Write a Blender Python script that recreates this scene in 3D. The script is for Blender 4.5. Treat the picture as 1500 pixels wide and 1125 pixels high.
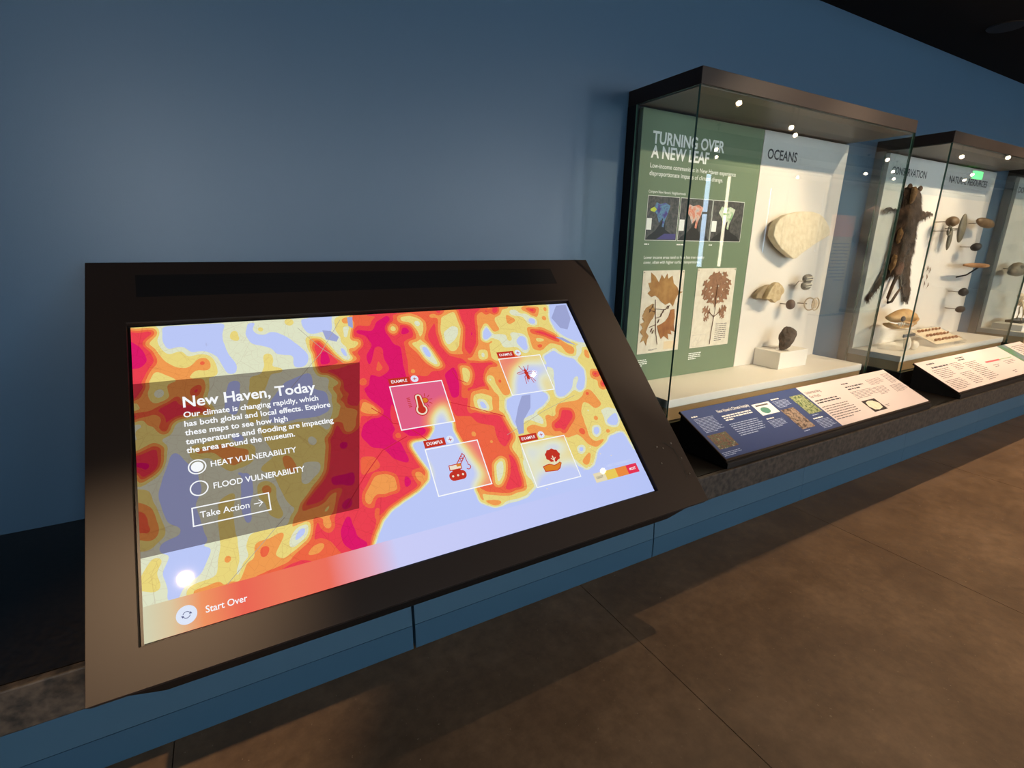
import bpy, bmesh, math, random
import numpy as np
from mathutils import Vector, Matrix
from mathutils.geometry import delaunay_2d_cdt

for o in list(bpy.data.objects):
    bpy.data.objects.remove(o)
SC = bpy.context.scene
COL = SC.collection
R = random.Random(7)

# ------------------------------------------------------------------ camera
cam_data = bpy.data.cameras.new('camera')
cam_data.sensor_width = 36.0
cam_data.lens = 36.0 * 736.9 / 1500.0
cam_data.clip_start = 0.02
cam = bpy.data.objects.new('camera', cam_data)
COL.objects.link(cam)
YAW, PITCH, ROLL = 0.5142, 0.2735, 0.0129
fw = Vector((math.sin(YAW) * math.cos(PITCH), math.cos(YAW) * math.cos(PITCH), -math.sin(PITCH)))
r0 = Vector((math.cos(YAW), -math.sin(YAW), 0))
u0 = r0.cross(fw)
rt = r0 * math.cos(ROLL) + u0 * math.sin(ROLL)
up = u0 * math.cos(ROLL) - r0 * math.sin(ROLL)
M = Matrix((rt, up, -fw)).transposed().to_4x4()
M.translation = Vector((0, -1.892, 1.416))
cam.matrix_world = M
SC.camera = cam

# ------------------------------------------------------------------ exposure, world
SC.view_settings.view_transform = 'Standard'
SC.view_settings.look = 'None'
SC.view_settings.exposure = 0.0
SC.view_settings.gamma = 1.0
SC.view_settings.use_curve_mapping = False
SC.cycles.max_bounces = 10
SC.cycles.diffuse_bounces = 4
SC.cycles.glossy_bounces = 5
SC.cycles.transparent_max_bounces = 40
SC.cycles.caustics_reflective = False
SC.cycles.caustics_refractive = False
SC.cycles.sample_clamp_indirect = 6.0
world = bpy.data.worlds.new('world')
SC.world = world
world.use_nodes = True
world.node_tree.nodes['Background'].inputs[0].default_value = (0.35, 0.45, 0.6, 1)
world.node_tree.nodes['Background'].inputs[1].default_value = 0.02

# ------------------------------------------------------------------ light levels (lamps are built further down)
DAY = 32.0            # radiance of the window panes
DAY_COL = (0.84, 0.93, 1.0)
WARM = (1.0, 0.66, 0.38)
WARM2 = (1.0, 0.75, 0.52)
SPOT_CASE = 270.0     # track spots aimed at the display cases, W
SPOT_KIOSK = 300.0
HALL = 120.0          # each of the spotlights further into the hall, W
DOWN = 125.0


# ------------------------------------------------------------------ helpers
def lin(c):
    out = []
    for v in c[:3]:
        v = v / 255.0
        out.append(v / 12.92 if v <= 0.04045 else ((v + 0.055) / 1.055) ** 2.4)
    return (out[0], out[1], out[2], 1.0)


MATS = {}


def mat(name, rgb, rough=0.6, metal=0.0, spec=0.5, emit=0.0, noise=None, bump=None, coat=0.0):
    """noise = (scale, rgb2, detail); bump = (scale, strength)"""
    if name in MATS:
        return MATS[name]
    m = bpy.data.materials.new(name)
    m.use_nodes = True
    nt = m.node_tree
    p = nt.nodes['Principled BSDF']
    p.inputs['Base Color'].default_value = lin(rgb)
    p.inputs['Roughness'].default_value = rough
    p.inputs['Metallic'].default_value = metal
    p.inputs['Specular IOR Level'].default_value = spec
    p.inputs['Coat Weight'].default_value = coat
    if emit:
        p.inputs['Emission Color'].default_value = lin(rgb)
        p.inputs['Emission Strength'].default_value = emit
    if noise or bump:
        tc = nt.nodes.new('ShaderNodeTexCoord')
    if noise:
        n = nt.nodes.new('ShaderNodeTexNoise')
        n.inputs['Scale'].default_value = noise[0]
        n.inputs['Detail'].default_value = noise[2] if len(noise) > 2 else 4
        nt.links.new(tc.outputs['Object'], n.inputs['Vector'])
        r = nt.nodes.new('ShaderNodeValToRGB')
        r.color_ramp.elements[0].position = 0.35
        r.color_ramp.elements[1].position = 0.65
        r.color_ramp.elements[0].color = lin(rgb)
        r.color_ramp.elements[1].color = lin(noise[1])
        nt.links.new(n.outputs[0], r.inputs[0])
        nt.links.new(r.outputs[0], p.inputs['Base Color'])
    if bump:
        n2 = nt.nodes.new('ShaderNodeTexNoise')
        n2.inputs['Scale'].default_value = bump[0]
        n2.inputs['Detail'].default_value = 5
        nt.links.new(tc.outputs['Object'], n2.inputs['Vector'])
        b = nt.nodes.new('ShaderNodeBump')
        b.inputs['Strength'].default_value = bump[1]
        b.inputs['Distance'].default_value = 0.01
        nt.links.new(n2.outputs[0], b.inputs['Height'])
        nt.links.new(b.outputs[0], p.inputs['Normal'])
    MATS[name] = m
    return m


def emis(name, rgb, strength=1.0):
    if name in MATS:
        return MATS[name]
    m = bpy.data.materials.new(name)
    m.use_nodes = True
    nt = m.node_tree
    nt.nodes.remove(nt.nodes['Principled BSDF'])
    e = nt.nodes.new('ShaderNodeEmission')
    e.inputs[0].default_value = lin(rgb)
    e.inputs[1].default_value = strength
    nt.links.new(e.outputs[0], nt.nodes['Material Output'].inputs[0])
    MATS[name] = m
    return m


def glass_mat(name, tint, ior=1.5, rough=0.0, gain=1.0):
    m = bpy.data.materials.new(name)
    m.use_nodes = True
    nt = m.node_tree
    nt.nodes.remove(nt.nodes['Principled BSDF'])
    t = nt.nodes.new('ShaderNodeBsdfTransparent')
    t.inputs[0].default_value = (*tint, 1)
    g = nt.nodes.new('ShaderNodeBsdfAnisotropic')
    g.inputs['Roughness'].default_value = rough
    g.inputs['Color'].default_value = (gain, gain, gain, 1)
    f = nt.nodes.new('ShaderNodeFresnel')
    # the same reflectance seen from either face of the thin sheet
    ge = nt.nodes.new('ShaderNodeNewGeometry')
    mr = nt.nodes.new('ShaderNodeMapRange')
    mr.inputs[3].default_value = ior
    mr.inputs[4].default_value = 1.0 / ior
    nt.links.new(ge.outputs['Backfacing'], mr.inputs[0])
    nt.links.new(mr.outputs[0], f.inputs[0])
    mx = nt.nodes.new('ShaderNodeMixShader')
    nt.links.new(f.outputs[0], mx.inputs[0])
    nt.links.new(t.outputs[0], mx.inputs[1])
    nt.links.new(g.outputs[0], mx.inputs[2])
    nt.links.new(mx.outputs[0], nt.nodes['Material Output'].inputs[0])
    return m


def wloc(o):
    v = Vector((0, 0, 0))
    while o is not None:
        v += o.location
        o = o.parent
    return v


class Frame:
    """local (a, b, h) -> world"""
    def __init__(s, o, ex, ey, en):
        s.o, s.x, s.y, s.n = Vector(o), Vector(ex).normalized(), Vector(ey).normalized(), Vector(en).normalized()

    def __call__(s, a, b, h=0.0):
        return s.o + s.x * a + s.y * b + s.n * h


WORLD = Frame((0, 0, 0), (1, 0, 0), (0, 1, 0), (0, 0, 1))


class MB:
    def __init__(s):
        s.v, s.f, s.mi = [], [], []

    def add(s, verts, faces, mi=0):
        n = len(s.v)
        s.v += [Vector(p) for p in verts]
        s.f += [tuple(i + n for i in f) for f in faces]
        s.mi += [mi] * len(faces)
        return s

    def box(s, x0, x1, y0, y1, z0, z1, fr=WORLD, mi=0):
        vs = [fr(x, y, z) for z in (z0, z1) for y in (y0, y1) for x in (x0, x1)]
        return s.add(vs, [(0, 2, 3, 1), (4, 5, 7, 6), (0, 1, 5, 4), (2, 6, 7, 3), (0, 4, 6, 2), (1, 3, 7, 5)], mi)

    def quad(s, a0, a1, b0, b1, h, fr=WORLD, mi=0):
        return s.add([fr(a0, b0, h), fr(a1, b0, h), fr(a1, b1, h), fr(a0, b1, h)], [(0, 1, 2, 3)], mi)

    def prism(s, poly, h0, h1, fr=WORLD, mi=0, shrink=1.0):
        """polygon (a, b) from height h0 to h1; the h0 end may be shrunk about the centroid"""
        n = len(poly)
        area = sum(poly[i][0] * poly[(i + 1) % n][1] - poly[(i + 1) % n][0] * poly[i][1] for i in range(n))
        if area < 0:
            poly = poly[::-1]
        cx = sum(p[0] for p in poly) / n
        cy = sum(p[1] for p in poly) / n
        lo = [fr(cx + (p[0] - cx) * shrink, cy + (p[1] - cy) * shrink, h0) for p in poly]
        hi = [fr(p[0], p[1], h1) for p in poly]
        fs = [tuple(range(n))[::-1], tuple(range(n, 2 * n))]
        fs += [(i, (i + 1) % n, n + (i + 1) % n, n + i) for i in range(n)]
        return s.add(lo + hi, fs, mi)

    def flat(s, poly, h, fr=WORLD, mi=0):
        n = len(poly)
        area = sum(poly[i][0] * poly[(i + 1) % n][1] - poly[(i + 1) % n][0] * poly[i][1] for i in range(n))
        if area < 0:
            poly = poly[::-1]
        return s.add([fr(p[0], p[1], h) for p in poly], [tuple(range(n))], mi)

    def ring(s, cx, cy, rx, ry, w, h, fr=WORLD, n=32, mi=0, a0=0.0, a1=2 * math.pi):
        full = abs(a1 - a0 - 2 * math.pi) < 1e-6
        vs, m = [], (n if full else n + 1)
        for i in range(m):
            t = a0 + (a1 - a0) * i / n
            vs.append(fr(cx + rx * math.cos(t), cy + ry * math.sin(t), h))
            vs.append(fr(cx + (rx - w) * math.cos(t), cy + (ry - w) * math.sin(t), h))
        fs = []
        for i in range(n if full else n):
            j = (i + 1) % m
            fs.append((2 * i + 1, 2 * i, 2 * j, 2 * j + 1))
        return s.add(vs, fs, mi)

    def disc(s, cx, cy, rx, ry, h, fr=WORLD, n=28, mi=0):
        return s.add([fr(cx + rx * math.cos(2 * math.pi * i / n), cy + ry * math.sin(2 * math.pi * i / n), h) for i in range(n)], [tuple(range(n))], mi)

    def outline(s, poly, w, h, fr=WORLD, mi=0, closed=True):
        """flat stroke along a polyline"""
        n = len(poly)
        for i in range(n if closed else n - 1):
            p, q = Vector(poly[i]), Vector(poly[(i + 1) % n])
            d = (q - p)
            if d.length < 1e-9:
                continue
            d.normalize()
            t = Vector((-d.y, d.x)) * w / 2
            p2, q2 = p - d * w / 2, q + d * w / 2
            s.add([fr(p2.x - t.x, p2.y - t.y, h), fr(q2.x - t.x, q2.y - t.y, h), fr(q2.x + t.x, q2.y + t.y, h), fr(p2.x + t.x, p2.y + t.y, h)], [(0, 1, 2, 3)], mi)
        return s

    def tube(s, pts, r, n=8, mi=0, taper=None):
        pts = [Vector(p) for p in pts]
        rings = []
        for i, p in enumerate(pts):
            d = (pts[min(i + 1, len(pts) - 1)] - pts[max(i - 1, 0)]).normalized()
            a = d.cross(Vector((0, 0, 1)))
            if a.length < 1e-3:
                a = d.cross(Vector((1, 0, 0)))
            a.normalize()
            b = d.cross(a)
            rr = r if taper is None else r * taper[i]
            rings.append([p + (a * math.cos(2 * math.pi * k / n) + b * math.sin(2 * math.pi * k / n)) * rr for k in range(n)])
        vs = [v for g in rings for v in g]
        fs = []
        for i in range(len(pts) - 1):
            for k in range(n):
                fs.append((i * n + k, i * n + (k + 1) % n, (i + 1) * n + (k + 1) % n, (i + 1) * n + k))
        fs.append(tuple(range(n))[::-1])
        fs.append(tuple(range((len(pts) - 1) * n, len(pts) * n)))
        return s.add(vs, fs, mi)

    def lathe(s, prof, c, axis=(0, 0, 1), n=24, mi=0):
        """profile (radius, height along the axis) turned about an axis through c"""
        ax = Vector(axis).normalized()
        a = ax.orthogonal().normalized()
        b = ax.cross(a)
        c = Vector(c)
        vs = []
        for r, h in prof:
            for k in range(n):
                t = 2 * math.pi * k / n
                vs.append(c + ax * h + (a * math.cos(t) + b * math.sin(t)) * r)
        fs = []
        for i in range(len(prof) - 1):
            for k in range(n):
                fs.append((i * n + k, i * n + (k + 1) % n, (i + 1) * n + (k + 1) % n, (i + 1) * n + k))
        fs.append(tuple(range(n))[::-1])
        fs.append(tuple(range((len(prof) - 1) * n, len(prof) * n)))
        return s.add(vs, fs, mi)

    def blob(s, c, rad, seed=0, rough=0.15, n=3, mi=0, rot=None):
        """lumpy closed ball: icosphere with smooth random swelling"""
        bm = bmesh.new()
        bmesh.ops.create_icosphere(bm, subdivisions=n, radius=1)
        rr = random.Random(seed)
        ks = [(Vector((rr.uniform(-1, 1), rr.uniform(-1, 1), rr.uniform(-1, 1))) * f, rr.uniform(0, 6), 1.0 / f) for f in (1.5, 2, 3, 4, 6, 8, 11)]
        vs = []
        for v in bm.verts:
            d = sum(math.sin(v.co.dot(k) * 2 + p) * w for k, p, w in ks)
            q = v.co * (1 + rough * d)
            q = Vector((q.x * rad[0], q.y * rad[1], q.z * rad[2]))
            if rot is not None:
                q = rot @ q
            vs.append(q + Vector(c))
        fs = [tuple(v.index for v in f.verts) for f in bm.faces]
        bm.free()
        return s.add(vs, fs, mi)

    def pillow(s, poly, thick, fr, step, back=0.25, mi=0, jitter=0.0, power=0.5, reach=None, seed=1):
        """closed cushion over an outline: thickness grows away from its edge"""
        n = len(poly)
        P = np.array(poly, float)
        Q = np.roll(P, -1, 0)
        lo, hi = P.min(0), P.max(0)
        rr = random.Random(seed)

        def edge(p):
            d = Q - P
            t = np.clip(((p - P) * d).sum(1) / np.maximum((d * d).sum(1), 1e-12), 0, 1)
            return np.sqrt((((P + d * t[:, None]) - p) ** 2).sum(1)).min()

        def inside(p):
            c = False
            for i in range(n):
                a, b = P[i], Q[i]
                if (a[1] > p[1]) != (b[1] > p[1]) and p[0] < (b[0] - a[0]) * (p[1] - a[1]) / (b[1] - a[1]) + a[0]:
                    c = not c
            return c
        pts = []
        for i in range(n):
            a, b = P[i], Q[i]
            k = max(1, int(np.hypot(*(b - a)) / step))
            for j in range(k):
                pts.append(a + (b - a) * j / k)
        nb = len(pts)
        for x in np.arange(lo[0], hi[0], step):
            for y in np.arange(lo[1], hi[1], step):
                p = np.array((x + rr.uniform(-.2, .2) * step, y + rr.uniform(-.2, .2) * step))
                if inside(p) and edge(p) > step * 0.45:
                    pts.append(p)
        vo, eo, fo, *_ = delaunay_2d_cdt([Vector(p) for p in pts], [(i, (i + 1) % nb) for i in range(nb)], [], 2, 1e-6)
        hs = []
        for v in vo:
            e = edge(np.array(v))
            hs.append(e)
        mx = reach or max(hs)
        hh = [thick * min(1.0, e / mx) ** power * (1 + rr.uniform(-jitter, jitter)) if e > 1e-6 else 0.0 for e in hs]
        m = len(vo)
        fro = [fr(v.x, v.y, h) for v, h in zip(vo, hh)]
        bak = [fr(v.x, v.y, -h * back) for v, h in zip(vo, hh)]
        fs = []
        for f in fo:
            c = [np.mean([vo[i][k] for i in f]) for k in (0, 1)]
            if not inside(np.array(c)):
                continue
            A = sum(vo[f[i]].x * vo[f[(i + 1) % len(f)]].y - vo[f[(i + 1) % len(f)]].x * vo[f[i]].y for i in range(len(f)))
            g = tuple(f) if A > 0 else tuple(f)[::-1]
            fs.append(g)
            fs.append(tuple(i + m for i in g[::-1]))
        # weld the rim
        n0 = len(s.v)
        s.v += fro + bak
        rim = {i + m: i for i, h in enumerate(hh) if h == 0.0}
        for f in fs:
            s.f.append(tuple(rim.get(i, i) + n0 for i in f))
            s.mi.append(mi)
        return s

    def obj(s, name, mats, parent=None, smooth=False, bevel=0.0, seg=2):
        me = bpy.data.meshes.new(name)
        off = wloc(parent) if parent is not None else Vector((0, 0, 0))
        me.from_pydata([tuple(v - off) for v in s.v], [], s.f)
        if not isinstance(mats, (list, tuple)):
            mats = [mats]
        for m in mats:
            me.materials.append(m)
        me.polygons.foreach_set('material_index', s.mi)
        if smooth:
            me.polygons.foreach_set('use_smooth', [True] * len(s.f))
        me.validate()
        me.update()
        o = bpy.data.objects.new(name, me)
        COL.objects.link(o)
        o.parent = parent
        if bevel:
            b = o.modifiers.new('bevel', 'BEVEL')
            b.width = bevel
            b.segments = seg
            b.limit_method = 'ANGLE'
        return o


def tag(o, label, cat, group=None, kind=None):
    o['label'] = label
    o['category'] = cat
    if group:
        o['group'] = group
    if kind:
        o['kind'] = kind
    return o


def thing(name, loc, label, cat, group=None):
    o = bpy.data.objects.new(name, None)
    o.empty_display_size = 0.1
    COL.objects.link(o)
    o.location = loc
    return tag(o, label, cat, group)


def struct(o):
    o['kind'] = 'structure'
    return o


# ---- lettering
FONTS = {}
_dg_need = True


def text_raw(s, bold=0.0, space=1.0, leading=1.0):
    cu = bpy.data.curves.new('t', 'FONT')
    cu.body = s
    cu.size = 1.0
    cu.offset = bold
    cu.space_character = space
    cu.space_line = leading
    cu.resolution_u = 3
    ob = bpy.data.objects.new('t', cu)
    COL.objects.link(ob)
    dg = bpy.context.evaluated_depsgraph_get()
    me = bpy.data.meshes.new_from_object(ob.evaluated_get(dg))
    vs = [(v.co.x, v.co.y) for v in me.vertices]
    fs = [tuple(p.vertices) for p in me.polygons]
    bpy.data.objects.remove(ob)
    bpy.data.curves.remove(cu)
    bpy.data.meshes.remove(me)
    return vs, fs


_cap = [None]


def text(name, s, a, b, width, cap, m, parent, fr, h=0.0008, bold=0.0, mb=None, space=1.0):
    """s set with its baseline starting at (a, b), fitted to a width and a capital height"""
    if _cap[0] is None:
        v, _ = text_raw('H')
        _cap[0] = max(p[1] for p in v) - min(p[1] for p in v)
    vs, fs = text_raw(s, bold, space)
    x0 = min(p[0] for p in vs)
    x1 = max(p[0] for p in vs)
    sx = width / (x1 - x0) if width else cap / _cap[0]
    sy = cap / _cap[0]
    own = mb is None
    mb = mb or MB()
    fs2 = []
    for f in fs:
        A = sum(vs[f[i]][0] * vs[f[(i + 1) % len(f)]][1] - vs[f[(i + 1) % len(f)]][0] * vs[f[i]][1] for i in range(len(f)))
        fs2.append(f if A > 0 else f[::-1])
    mb.add([fr(a + (p[0] - x0) * sx, b + p[1] * sy, h) for p in vs], fs2)
    return mb.obj(name, m, parent) if own else mb


def greek(name, a0, a1, b_top, b_bot, n, m, parent, fr, h=0.0008, th=0.5, seed=0, mb=None, last=0.6):
    """n lines of print too small to read: rows of word-length dashes"""
    rr = random.Random(seed + int(a0 * 1000) + n)
    own = mb is None
    mb = mb or MB()
    lead = (b_top - b_bot) / n
    for i in range(n):
        y = b_top - lead * (i + 0.5)
        x = a0
        end = a1 - rr.uniform(0, 0.12) * (a1 - a0)
        if i == n - 1:
            end = a0 + (a1 - a0) * last
        while x < end - lead * 0.3:
            w = min(rr.uniform(0.8, 3.2) * lead * 0.8, end - x)
            mb.quad(x, x + w, y - lead * th / 2, y + lead * th / 2, h, fr)
            x += w + lead * 0.3
    return mb.obj(name, m, parent) if own else mb

# ------------------------------------------------------------------ materials of the place
M_WALL = mat('blue_wall_paint', (60, 88, 112), 0.36, spec=0.40, bump=(260, 0.03))
M_KICK = mat('blue_panel_paint', (60, 90, 110), 0.55, spec=0.3)
M_KICK2 = mat('blue_toe_paint', (50, 82, 104), 0.55, spec=0.3)
M_CEIL = mat('black_ceiling', (24, 26, 28), 0.9, spec=0.1)
M_ROOM = mat('room_plaster', (132, 126, 116), 0.85, spec=0.2)
M_STONE = mat('dark_granite_top', (13, 12, 11), 0.3, spec=0.3, noise=(70, (26, 23, 20), 8))
M_STONEF = mat('dark_granite_edge_lit', (30, 28, 26), 0.55, spec=0.35, noise=(46, (68, 61, 54), 10))  # same stone as the top, lightened: light on the front face is painted in
M_BRONZE = mat('bronze_black_metal', (38, 27, 21), 0.46, spec=0.35)
M_BLACK = mat('black_metal', (16, 15, 15), 0.5, spec=0.3)
M_RUBBER = mat('black_gasket', (8, 8, 9), 0.4)
M_WHITE = mat('white_laminate', (236, 232, 224), 0.55)
M_BOARD = mat('white_board', (226, 220, 212), 0.7, spec=0.3)
M_CANOPY_SHADE = mat('grey_canopy_shade', (206, 208, 206), 0.7, spec=0.3)  # board tone under the canopy, its shade painted into the colour
M_GREEN = mat('green_board', (112, 131, 106), 0.7, spec=0.3)
M_TAN = mat('tan_laminate', (206, 178, 140), 0.6)
M_INKW = mat('white_ink', (238, 242, 238), 0.7)
M_INKD = mat('dark_ink', (58, 60, 64), 0.7)
M_INKG = mat('grey_ink', (96, 92, 92), 0.7)
M_NAVY = mat('navy_print', (44, 66, 116), 0.5)
M_PANELW = mat('panel_white_print', (222, 208, 202), 0.5)
M_GLASS = glass_mat('clear_glass', (0.965, 0.985, 0.975), 1.5)
M_GEDGE = mat('glass_edge_green', (52, 84, 72), 0.15, spec=0.8)
M_ACRYL = glass_mat('clear_acrylic', (0.97, 0.97, 0.96), 1.45)
M_PIN = mat('steel_pin', (150, 140, 128), 0.35, metal=0.9)

# floor: dark polished concrete
M_FLOOR = bpy.data.materials.new('brown_concrete')
M_FLOOR.use_nodes = True
nt = M_FLOOR.node_tree
pb = nt.nodes['Principled BSDF']
tc = nt.nodes.new('ShaderNodeTexCoord')


def noise(scale, detail, rough=0.5):
    n = nt.nodes.new('ShaderNodeTexNoise')
    n.inputs['Scale'].default_value = scale
    n.inputs['Detail'].default_value = detail
    n.inputs['Roughness'].default_value = rough
    nt.links.new(tc.outputs['Object'], n.inputs['Vector'])
    return n


def ramp(src, stops):
    r = nt.nodes.new('ShaderNodeValToRGB')
    while len(r.color_ramp.elements) < len(stops):
        r.color_ramp.elements.new(0.5)
    for e, (p, c) in zip(r.color_ramp.elements, stops):
        e.position = p
        e.color = c
    nt.links.new(src, r.inputs[0])
    return r


def mixc(f, a, b, mode='MIX'):
    x = nt.nodes.new('ShaderNodeMix')
    x.data_type = 'RGBA'
    x.blend_type = mode
    if isinstance(f, float):
        x.inputs[0].default_value = f
    else:
        nt.links.new(f, x.inputs[0])
    for s, k in ((a, 6), (b, 7)):
        if isinstance(s, tuple):
            x.inputs[k].default_value = s
        else:
            nt.links.new(s, x.inputs[k])
    return x.outputs[2]


n1, n2, n3 = noise(2.4, 10, 0.66), noise(22, 8, 0.66), noise(70, 4, 0.6)
c1 = ramp(n1.outputs[0], [(0.3, lin((92, 74, 58))), (0.5, lin((108, 88, 68))), (0.7, lin((126, 104, 82)))])
c2 = ramp(n2.outputs[0], [(0.35, (0.78, 0.78, 0.78, 1)), (0.65, (1.1, 1.1, 1.1, 1))])
c3 = ramp(n3.outputs[0], [(0.68, (0, 0, 0, 1)), (0.73, (1, 1, 1, 1))])
cc = mixc(1.0, c1.outputs[0], c2.outputs[0], 'MULTIPLY')
cc = mixc(c3.outputs[0], cc, lin((150, 134, 112)))
nt.links.new(cc, pb.inputs['Base Color'])
rr_ = ramp(n2.outputs[0], [(0.3, (0.42, 0.42, 0.42, 1)), (0.7, (0.62, 0.62, 0.62, 1))])
nt.links.new(rr_.outputs[0], pb.inputs['Roughness'])
pb.inputs['Specular IOR Level'].default_value = 0.35
bp = nt.nodes.new('ShaderNodeBump')
bp.inputs['Strength'].default_value = 0.12
bp.inputs['Distance'].default_value = 0.004
nt.links.new(n3.outputs[0], bp.inputs['Height'])
nt.links.new(bp.outputs[0], pb.inputs['Normal'])

# ------------------------------------------------------------------ the room
X0, X1, YF = -3.6, 24.0, -9.0
fl = MB()
x = 1.18 - 1.47 * 4
while x < X1:
    a, b = max(x, X0), min(x + 1.467, X1)
    if b > a:
        fl.box(a, b, YF, 0.0, -0.0075, 0.0)
    x += 1.47
k_ = len(fl.f)
fl.box(X0, X1, YF, 0.0, -0.2, -0.008)
fl.mi[k_:] = [1] * 6
struct(fl.obj('floor', [M_FLOOR, mat('joint_black', (12, 11, 10), .9)]))
struct(MB().box(X0, X1, 0.0, 0.12, 0.0, 2.65).obj('wall_back', M_WALL))
struct(MB().box(X0 - 0.12, X0, YF, 0.12, 0.0, 3.4).obj('wall_left', M_WALL))
struct(MB().box(X1, X1 + 0.12, YF, 0.12, 0.0, 3.4).obj('wall_right', M_ROOM))
struct(MB().box(X0, X1, -1.32, 0.12, 2.65, 3.4).obj('ceiling_soffit', M_CEIL))
struct(MB().box(X0 - 0.12, X1 + 0.12, YF - 0.12, -1.32, 3.4, 3.5).obj('ceiling', mat('hall_ceiling', (150, 140, 126), .9)))
for i, y in enumerate((-2.9, -4.4, -5.9, -7.4)):
    struct(MB().box(X0, X1, y - .1, y + .1, 3.22, 3.4).obj('beam_%d' % (i + 1), M_CEIL))
# front wall with its window openings
WIN = [(-1.35, -0.45, 0.9, 3.1), (1.35, 1.8, 0.9, 3.1), (3.6, 4.05, 0.9, 3.1), (5.7, 6.6, 0.9, 3.1), (7.6, 8.05, 0.9, 3.1),
       (11.60, 11.90, 0.8, 3.3), (12.45, 12.70, 0.8, 3.3), (14.4, 14.55, 1.2, 3.1), (15.2, 15.32, 1.2, 3.1), (17.1, 17.25, 1.2, 3.1), (18.0, 18.12, 1.2, 3.1)]
fwall = MB()
px_ = X0
for (a, b, z0, z1) in WIN:
    fwall.box(px_, a, YF - 0.12, YF, 0.0, 3.4)
    fwall.box(a, b, YF - 0.12, YF, 0.0, z0)
    fwall.box(a, b, YF - 0.12, YF, z1, 3.4)
    px_ = b
fwall.box(px_, X1, YF - 0.12, YF, 0.0, 3.4)
struct(fwall.obj('wall_front', M_ROOM))
M_DAY = emis('daylight_pane', (255, 255, 255), DAY)
M_DAY.node_tree.nodes['Emission'].inputs[0].default_value = (*DAY_COL, 1)
M_DAYW = emis('sunlit_pane', (255, 255, 255), DAY)
M_DAYW.node_tree.nodes['Emission'].inputs[0].default_value = (1.0, 0.86, 0.62, 1)
M_DAYW.node_tree.nodes['Emission'].inputs[1].default_value = 9
M_DAYS = emis('shaded_pane', (200, 226, 255), 7)
for i, (a, b, z0, z1) in enumerate(WIN):
    w = struct(MB().box(a, b, YF - 0.09, YF - 0.07, z0, z1).obj('window_%d' % (i + 1), M_DAYW if i == 6 else (M_DAYS if i > 4 else M_DAY)))
    f = MB()
    for (u0, u1, v0, v1) in ((a, a + .03, z0, z1), (b - .03, b, z0, z1), (a, b, z0, z0 + .03), (a, b, z1 - .03, z1), (a, b, 2.25, 2.3)):
        f.box(u0, u1, YF - 0.07, YF - 0.02, v0, v1)
    f.obj('window_frame', M_BLACK, w)

# ------------------------------------------------------------------ long stone-topped counter
YC, ZC, ZS, YK = -0.726, 0.559, 0.455, -0.426
CX0, CX1 = X0, 11.0
cnt = thing('display_counter', (3.0, -0.36, 0.0), 'long low counter with dark granite top and blue kick panels along the blue wall', 'counter')
MB().box(CX0, CX1, YC + .022, -0.001, ZS, ZC).obj('worktop', M_STONE, cnt)
MB().box(CX0, CX1, YC, YC + .0215, ZS, ZC).obj('front_edge', M_STONEF, cnt, bevel=0.004)
k = 0
x = 0.439 - 1.157 * 4
while x < CX1:
    g0 = .005 if abs(x - .439) < .01 else (.003 if abs(x - 1.596) < .01 else .0006)
    g1 = .005 if abs(x + 1.157 - .439) < .01 else (.003 if abs(x + 1.157 - 1.596) < .01 else .0006)
    a, b = max(x + g0, CX0), min(x + 1.157 - g1, CX1)
    if b > a + 0.05:
        o = MB().prism([(YK + 0.001, 0.1), (YK + 0.022, ZS), (-0.12, ZS), (-0.12, 0.1)], a, b, Frame((0, 0, 0), (0, 1, 0), (0, 0, 1), (1, 0, 0))).obj('kick_panel', M_KICK, cnt)
        o = MB().box(a, b, YK, -0.12, 0.0, 0.0988).obj('toe_board', M_KICK2, cnt)
    x += 1.157

# ------------------------------------------------------------------ touchscreen kiosk
T = 0.7713
KS = Frame((-0.240, -0.760, 0.594), (1, 0, 0), (0, math.sin(T), math.cos(T)), (0, -math.cos(T), math.sin(T)))
SW, SH = 1.4515, 0.8165
kiosk = thing('touchscreen_kiosk', (0.54, -0.40, ZC), 'large sloping black-framed touchscreen kiosk showing a heat map, on the counter', 'touchscreen')
bez = MB()
oa0, oa1, ob0, ob1 = -0.096, 1.656, -0.086, 1.0415
ia0, ia1, ib0, ib1 = -0.007, SW + 0.007, -0.004, SH + 0.008
ring_v = []
for (h) in (-0.022, 0.011):
    for (a, b) in ((oa0, ob0), (oa1, ob0), (oa1, ob1), (oa0, ob1), (ia0, ib0), (ia1, ib0), (ia1, ib1), (ia0, ib1)):
        ring_v.append(KS(a, b, h))
fs = []
for i in range(4):
    j = (i + 1) % 4
    fs += [(8 + i, 8 + j, 12 + j, 12 + i), (i, 4 + i, 4 + j, j), (i, j, 8 + j, 8 + i), (4 + i, 12 + i, 12 + j, 4 + j)]
bez.add(ring_v, fs)
bez.obj('front_frame', M_BRONZE, kiosk, bevel=0.0025)
side = Frame((0, 0, 0), (0, 1, 0), (0, 0, 1), (1, 0, 0))
hp = [(-0.790, 0.518), (-0.752, 0.4565), (-0.733, 0.4565), (-0.733, ZC + 0.002), (-0.012, ZC + 0.002), (-0.012, 1.29), (-0.026, 1.302)]
hb = MB()
hb.add([(x0 + sg * (.10 if i in (1, 2) else 0), y, z) for x0, sg in ((-.322, 1), (1.402, -1)) for i, (y, z) in enumerate(hp)],
       [tuple(range(7)), tuple(range(7, 14))[::-1]] + [(i, 7 + i, 7 + (i + 1) % 7, (i + 1) % 7) for i in range(7)])
hb.obj('housing', M_BLACK, kiosk)
MB().box(ia0 - 0.01, ia1 + 0.01, ib0 - 0.01, ib1 + 0.01, -0.02, -0.004, KS).obj('screen_gasket', M_RUBBER, kiosk)

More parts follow.
